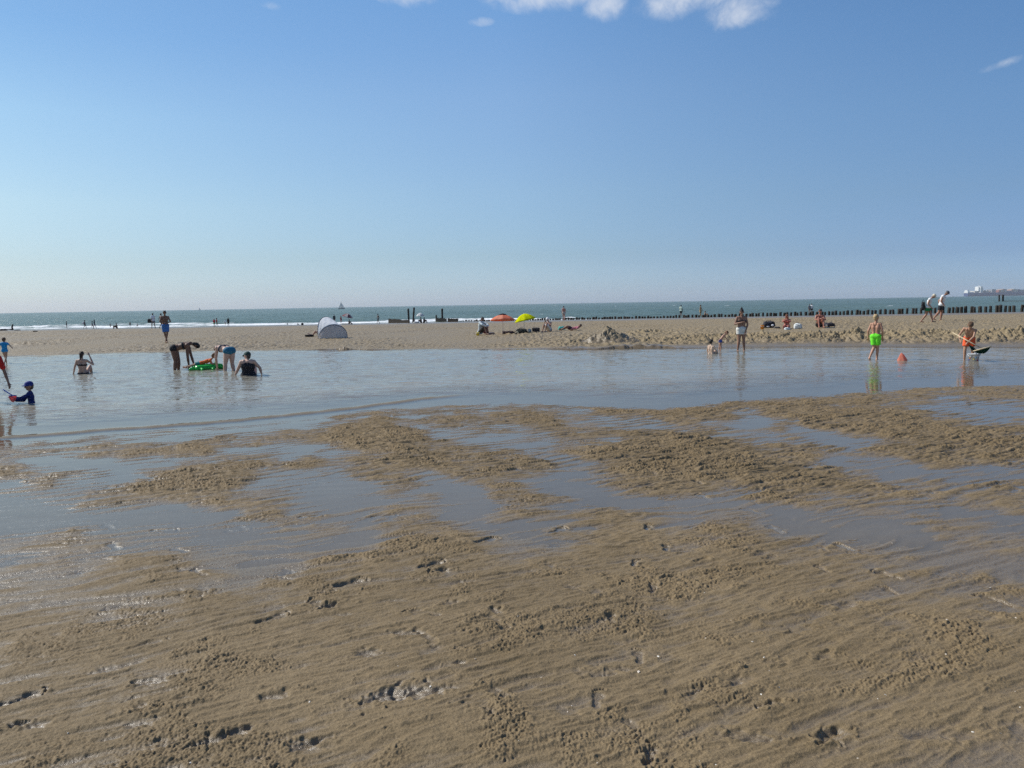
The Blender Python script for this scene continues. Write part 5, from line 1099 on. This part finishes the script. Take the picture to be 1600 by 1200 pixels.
for lb, px, py, H, ps, tn, sk, wr in far:
    Yd = 104 if px < 760 else 98; p = at_y(px, py, Yd); gzz = gz(p.x, p.y)
    q = hit(px, py)
    if q.z < SEA+.02 or q.y > 100: q = at_y(px, py, min(q.y, 107)); q.z = max(q.z-.02, gz(q.x, q.y)-.02)
    person(lb, q, H, ps, tn, None, sk, wr, n_, 'short', voxel=.022, kid=1.2 if H < 1.2 else 1.0)
q = hit(236, 505)
w_ = hit(240, 513.5); bag('beach_bag', 'dark bag carried by the walker in the white shirt', 'bag', w_+Vector((-.42, 0, .70)), (.42, .22, .42), (.02, .02, .025), strap=(.02, .02, .02), seed=22)
w_ = at_y(130.5, 506.5, 105); bag('beach_bag', 'white bag held by the figure stepping through the surf', 'bag', w_, (.28, .16, .28), (.7, .7, .7), strap=(.6, .6, .6), seed=23)
q = hit(18, 516); person('dark sunbather propped up on the sand at the far left', q, 1.6, 'flat', -95, dict(neck=(0, .2, .52), head=(0, .18, .70)), DK, [('suit', (.02, .02, .025))], n_, voxel=.018)
bag('towel', 'dark heap of clothes beside the sunbather at the far left', 'towel', hit(5, 516.5), (.9, .4, .20), (.04, .03, .03), seed=24, lump=.25)
bag('towel', 'flat dark towel right of the far left sunbather', 'towel', hit(27, 516.3), (.6, .4, .10), (.04, .035, .04), seed=25, lump=.25)
bag('towel', 'small dark bundle lying alone on the left of the bar', 'towel', hit(55, 518.7), (.36, .25, .12), (.05, .04, .035), seed=26, lump=.25)
bag('crate', 'dark box at the surf edge left of the beach tent', 'box', hit(472.5, 508), (.30, .25, .30), (.02, .02, .025), seed=27, lump=.05)
bag('towel', 'pale towel on the sand under the striped umbrella', 'towel', hit(539, 506.5), (.9, .5, .10), (.62, .60, .50), seed=28, lump=.2)
bag('towel', 'white towel heap on the sand below the white umbrella', 'towel', hit(651, 504.8), (.7, .4, .22), (.70, .70, .70), seed=29, lump=.25)
bag('towel', 'dark bundle left of the sitting walkers under the bright post row', 'towel', hit(549.5, 506.8), (.25, .25, .14), (.03, .03, .03), seed=30, lump=.2)

# ------------------------------------------------------------------ dug sand mound on the far bank
def mound():
    p = at(958, 541, .02); p.y += .9; root_loc = Vector((p.x, p.y, 0)); n, k = 120, 60; V = []; F = []
    a = np.linspace(0, 2*np.pi, n, endpoint=False); r_ = np.linspace(0, 1, k); A, Rr = np.meshgrid(a, r_)
    X = Rr*np.cos(A)*1.55; Y = Rr*np.sin(A)*1.15
    h = .60*np.exp(-((X-.02)**2/.17+(Y-.1)**2/.16))+.30*np.exp(-((X+.45)**2/.18+(Y+.1)**2/.2))+.22*np.exp(-((X-.62)**2/.12+(Y)**2/.2))+.16*np.exp(-((X)**2/1.0+(Y+.3)**2/.2))
    h = .66*h*(1+.45*(np.abs(perlin(X*2.6, Y*2.6, 81))-.15)+.22*perlin(X*5, Y*5, 82))+.09*(np.abs(perlin(X*4.2, Y*4.2, 83))-.1)*sstep(1, .6, Rr)*sstep(.05, .35, Rr)+.03*perlin(X*13, Y*13, 84)
    base = terrain((X+p.x).ravel(), (Y+p.y).ravel())[0].reshape(X.shape)
    Z = np.maximum(base, -.02)+h*sstep(1.0, .75, Rr)-.05*sstep(.8, 1, Rr)
    o = grid_mesh('sand_mound', np.stack([X, Y, Z], -1), n, k, m_sand, {'wet': np.clip(.75-h*.9, .25, 1), 'typ': np.ones(X.shape)}, loop=True)
    o.location = root_loc; tag(o, 'dug up mound of clumpy sand at the far edge of the pool', 'sand mound')
mound()
# ------------------------------------------------------------------ shells on the wet sand
def shell_mesh(i):
    rg = random.Random(i); V = []; F = []; n, k = 14, 5
    for j in range(k+1):
        q = j/k
        for a in range(n):
            t_ = math.pi*(a/(n-1))-math.pi/2; r = q*(1+.04*math.cos(a*3.1)); V.append((r*math.sin(t_)*.9, r*math.cos(t_*.62)*1.0, .42*(1-q*q)**.5 if q < 1 else 0))
    for j in range(k):
        for a in range(n-1): F.append((j*n+a, j*n+a+1, (j+1)*n+a+1, (j+1)*n+a))
    me = bpy.data.meshes.new('shell'); me.from_pydata(V, [], F); me.materials.append(M([(.74, .70, .62), (.62, .54, .44)][i % 2], .35, 'plastic'))
    for p in me.polygons: p.use_smooth = True
    return me
sm_ = [shell_mesh(i) for i in range(4)]; rg = random.Random(21)
spots = [(1247, 1014), (1201, 1050), (1030, 1025), (1000, 1052), (1090, 1075), (1382, 1083), (845, 1080), (742, 1027), (1480, 970), (1462, 930), (1588, 971), (1595, 1105), (1092, 1190), (1102, 1197), (1118, 1195), (205, 1080), (105, 1144), (1175, 1004), (1131, 826), (960, 762), (1555, 745), (932, 1192), (888, 1110), (1018, 1041)]
spots += [(rg.uniform(700, 1590), 760+430*rg.random()) for _ in range(38)]+[(rg.uniform(20, 700), 900+290*rg.random()) for _ in range(10)]
for i, (px, py) in enumerate(spots):
    p = at(px, py, .10); p.z = gz(p.x, p.y); p2 = at(px, py, p.z); p2.z = gz(p2.x, p2.y)
    o = bpy.data.objects.new('shell', sm_[rg.randrange(4)]); COL.objects.link(o); s_ = rg.uniform(.0045, .009)*(1.5 if i < 6 else 1)
    o.location = p2+Vector((0, 0, -.001)); o.scale = (s_, s_, s_); o.rotation_euler = (R(rg.uniform(-25, 25)), R(rg.uniform(-25, 25)), rg.uniform(0, 6))
    tag(o, 'tiny pale seashell lying on the wet foreground sand', 'shell', 'seashells on the foreground sand')

# ------------------------------------------------------------------ sea haze
hm = bpy.data.materials.new('haze_air'); hm.use_nodes = True; t = hm.node_tree; t.nodes.clear()
ho = N(t, 'ShaderNodeOutputMaterial'); pv = N(t, 'ShaderNodeVolumePrincipled'); pv.inputs['Color'].default_value = (.93, .95, 1, 1); pv.inputs['Density'].default_value = 0.85e-4; pv.inputs['Anisotropy'].default_value = .2
t.links.new(pv.outputs[0], ho.inputs['Volume'])
m = MB(); m.box((0, 0, 31), (12600, 12600, 76)); hz = m.obj('haze', hm, None, False); hz['kind'] = 'stuff'
S.cycles.volume_bounces = 0
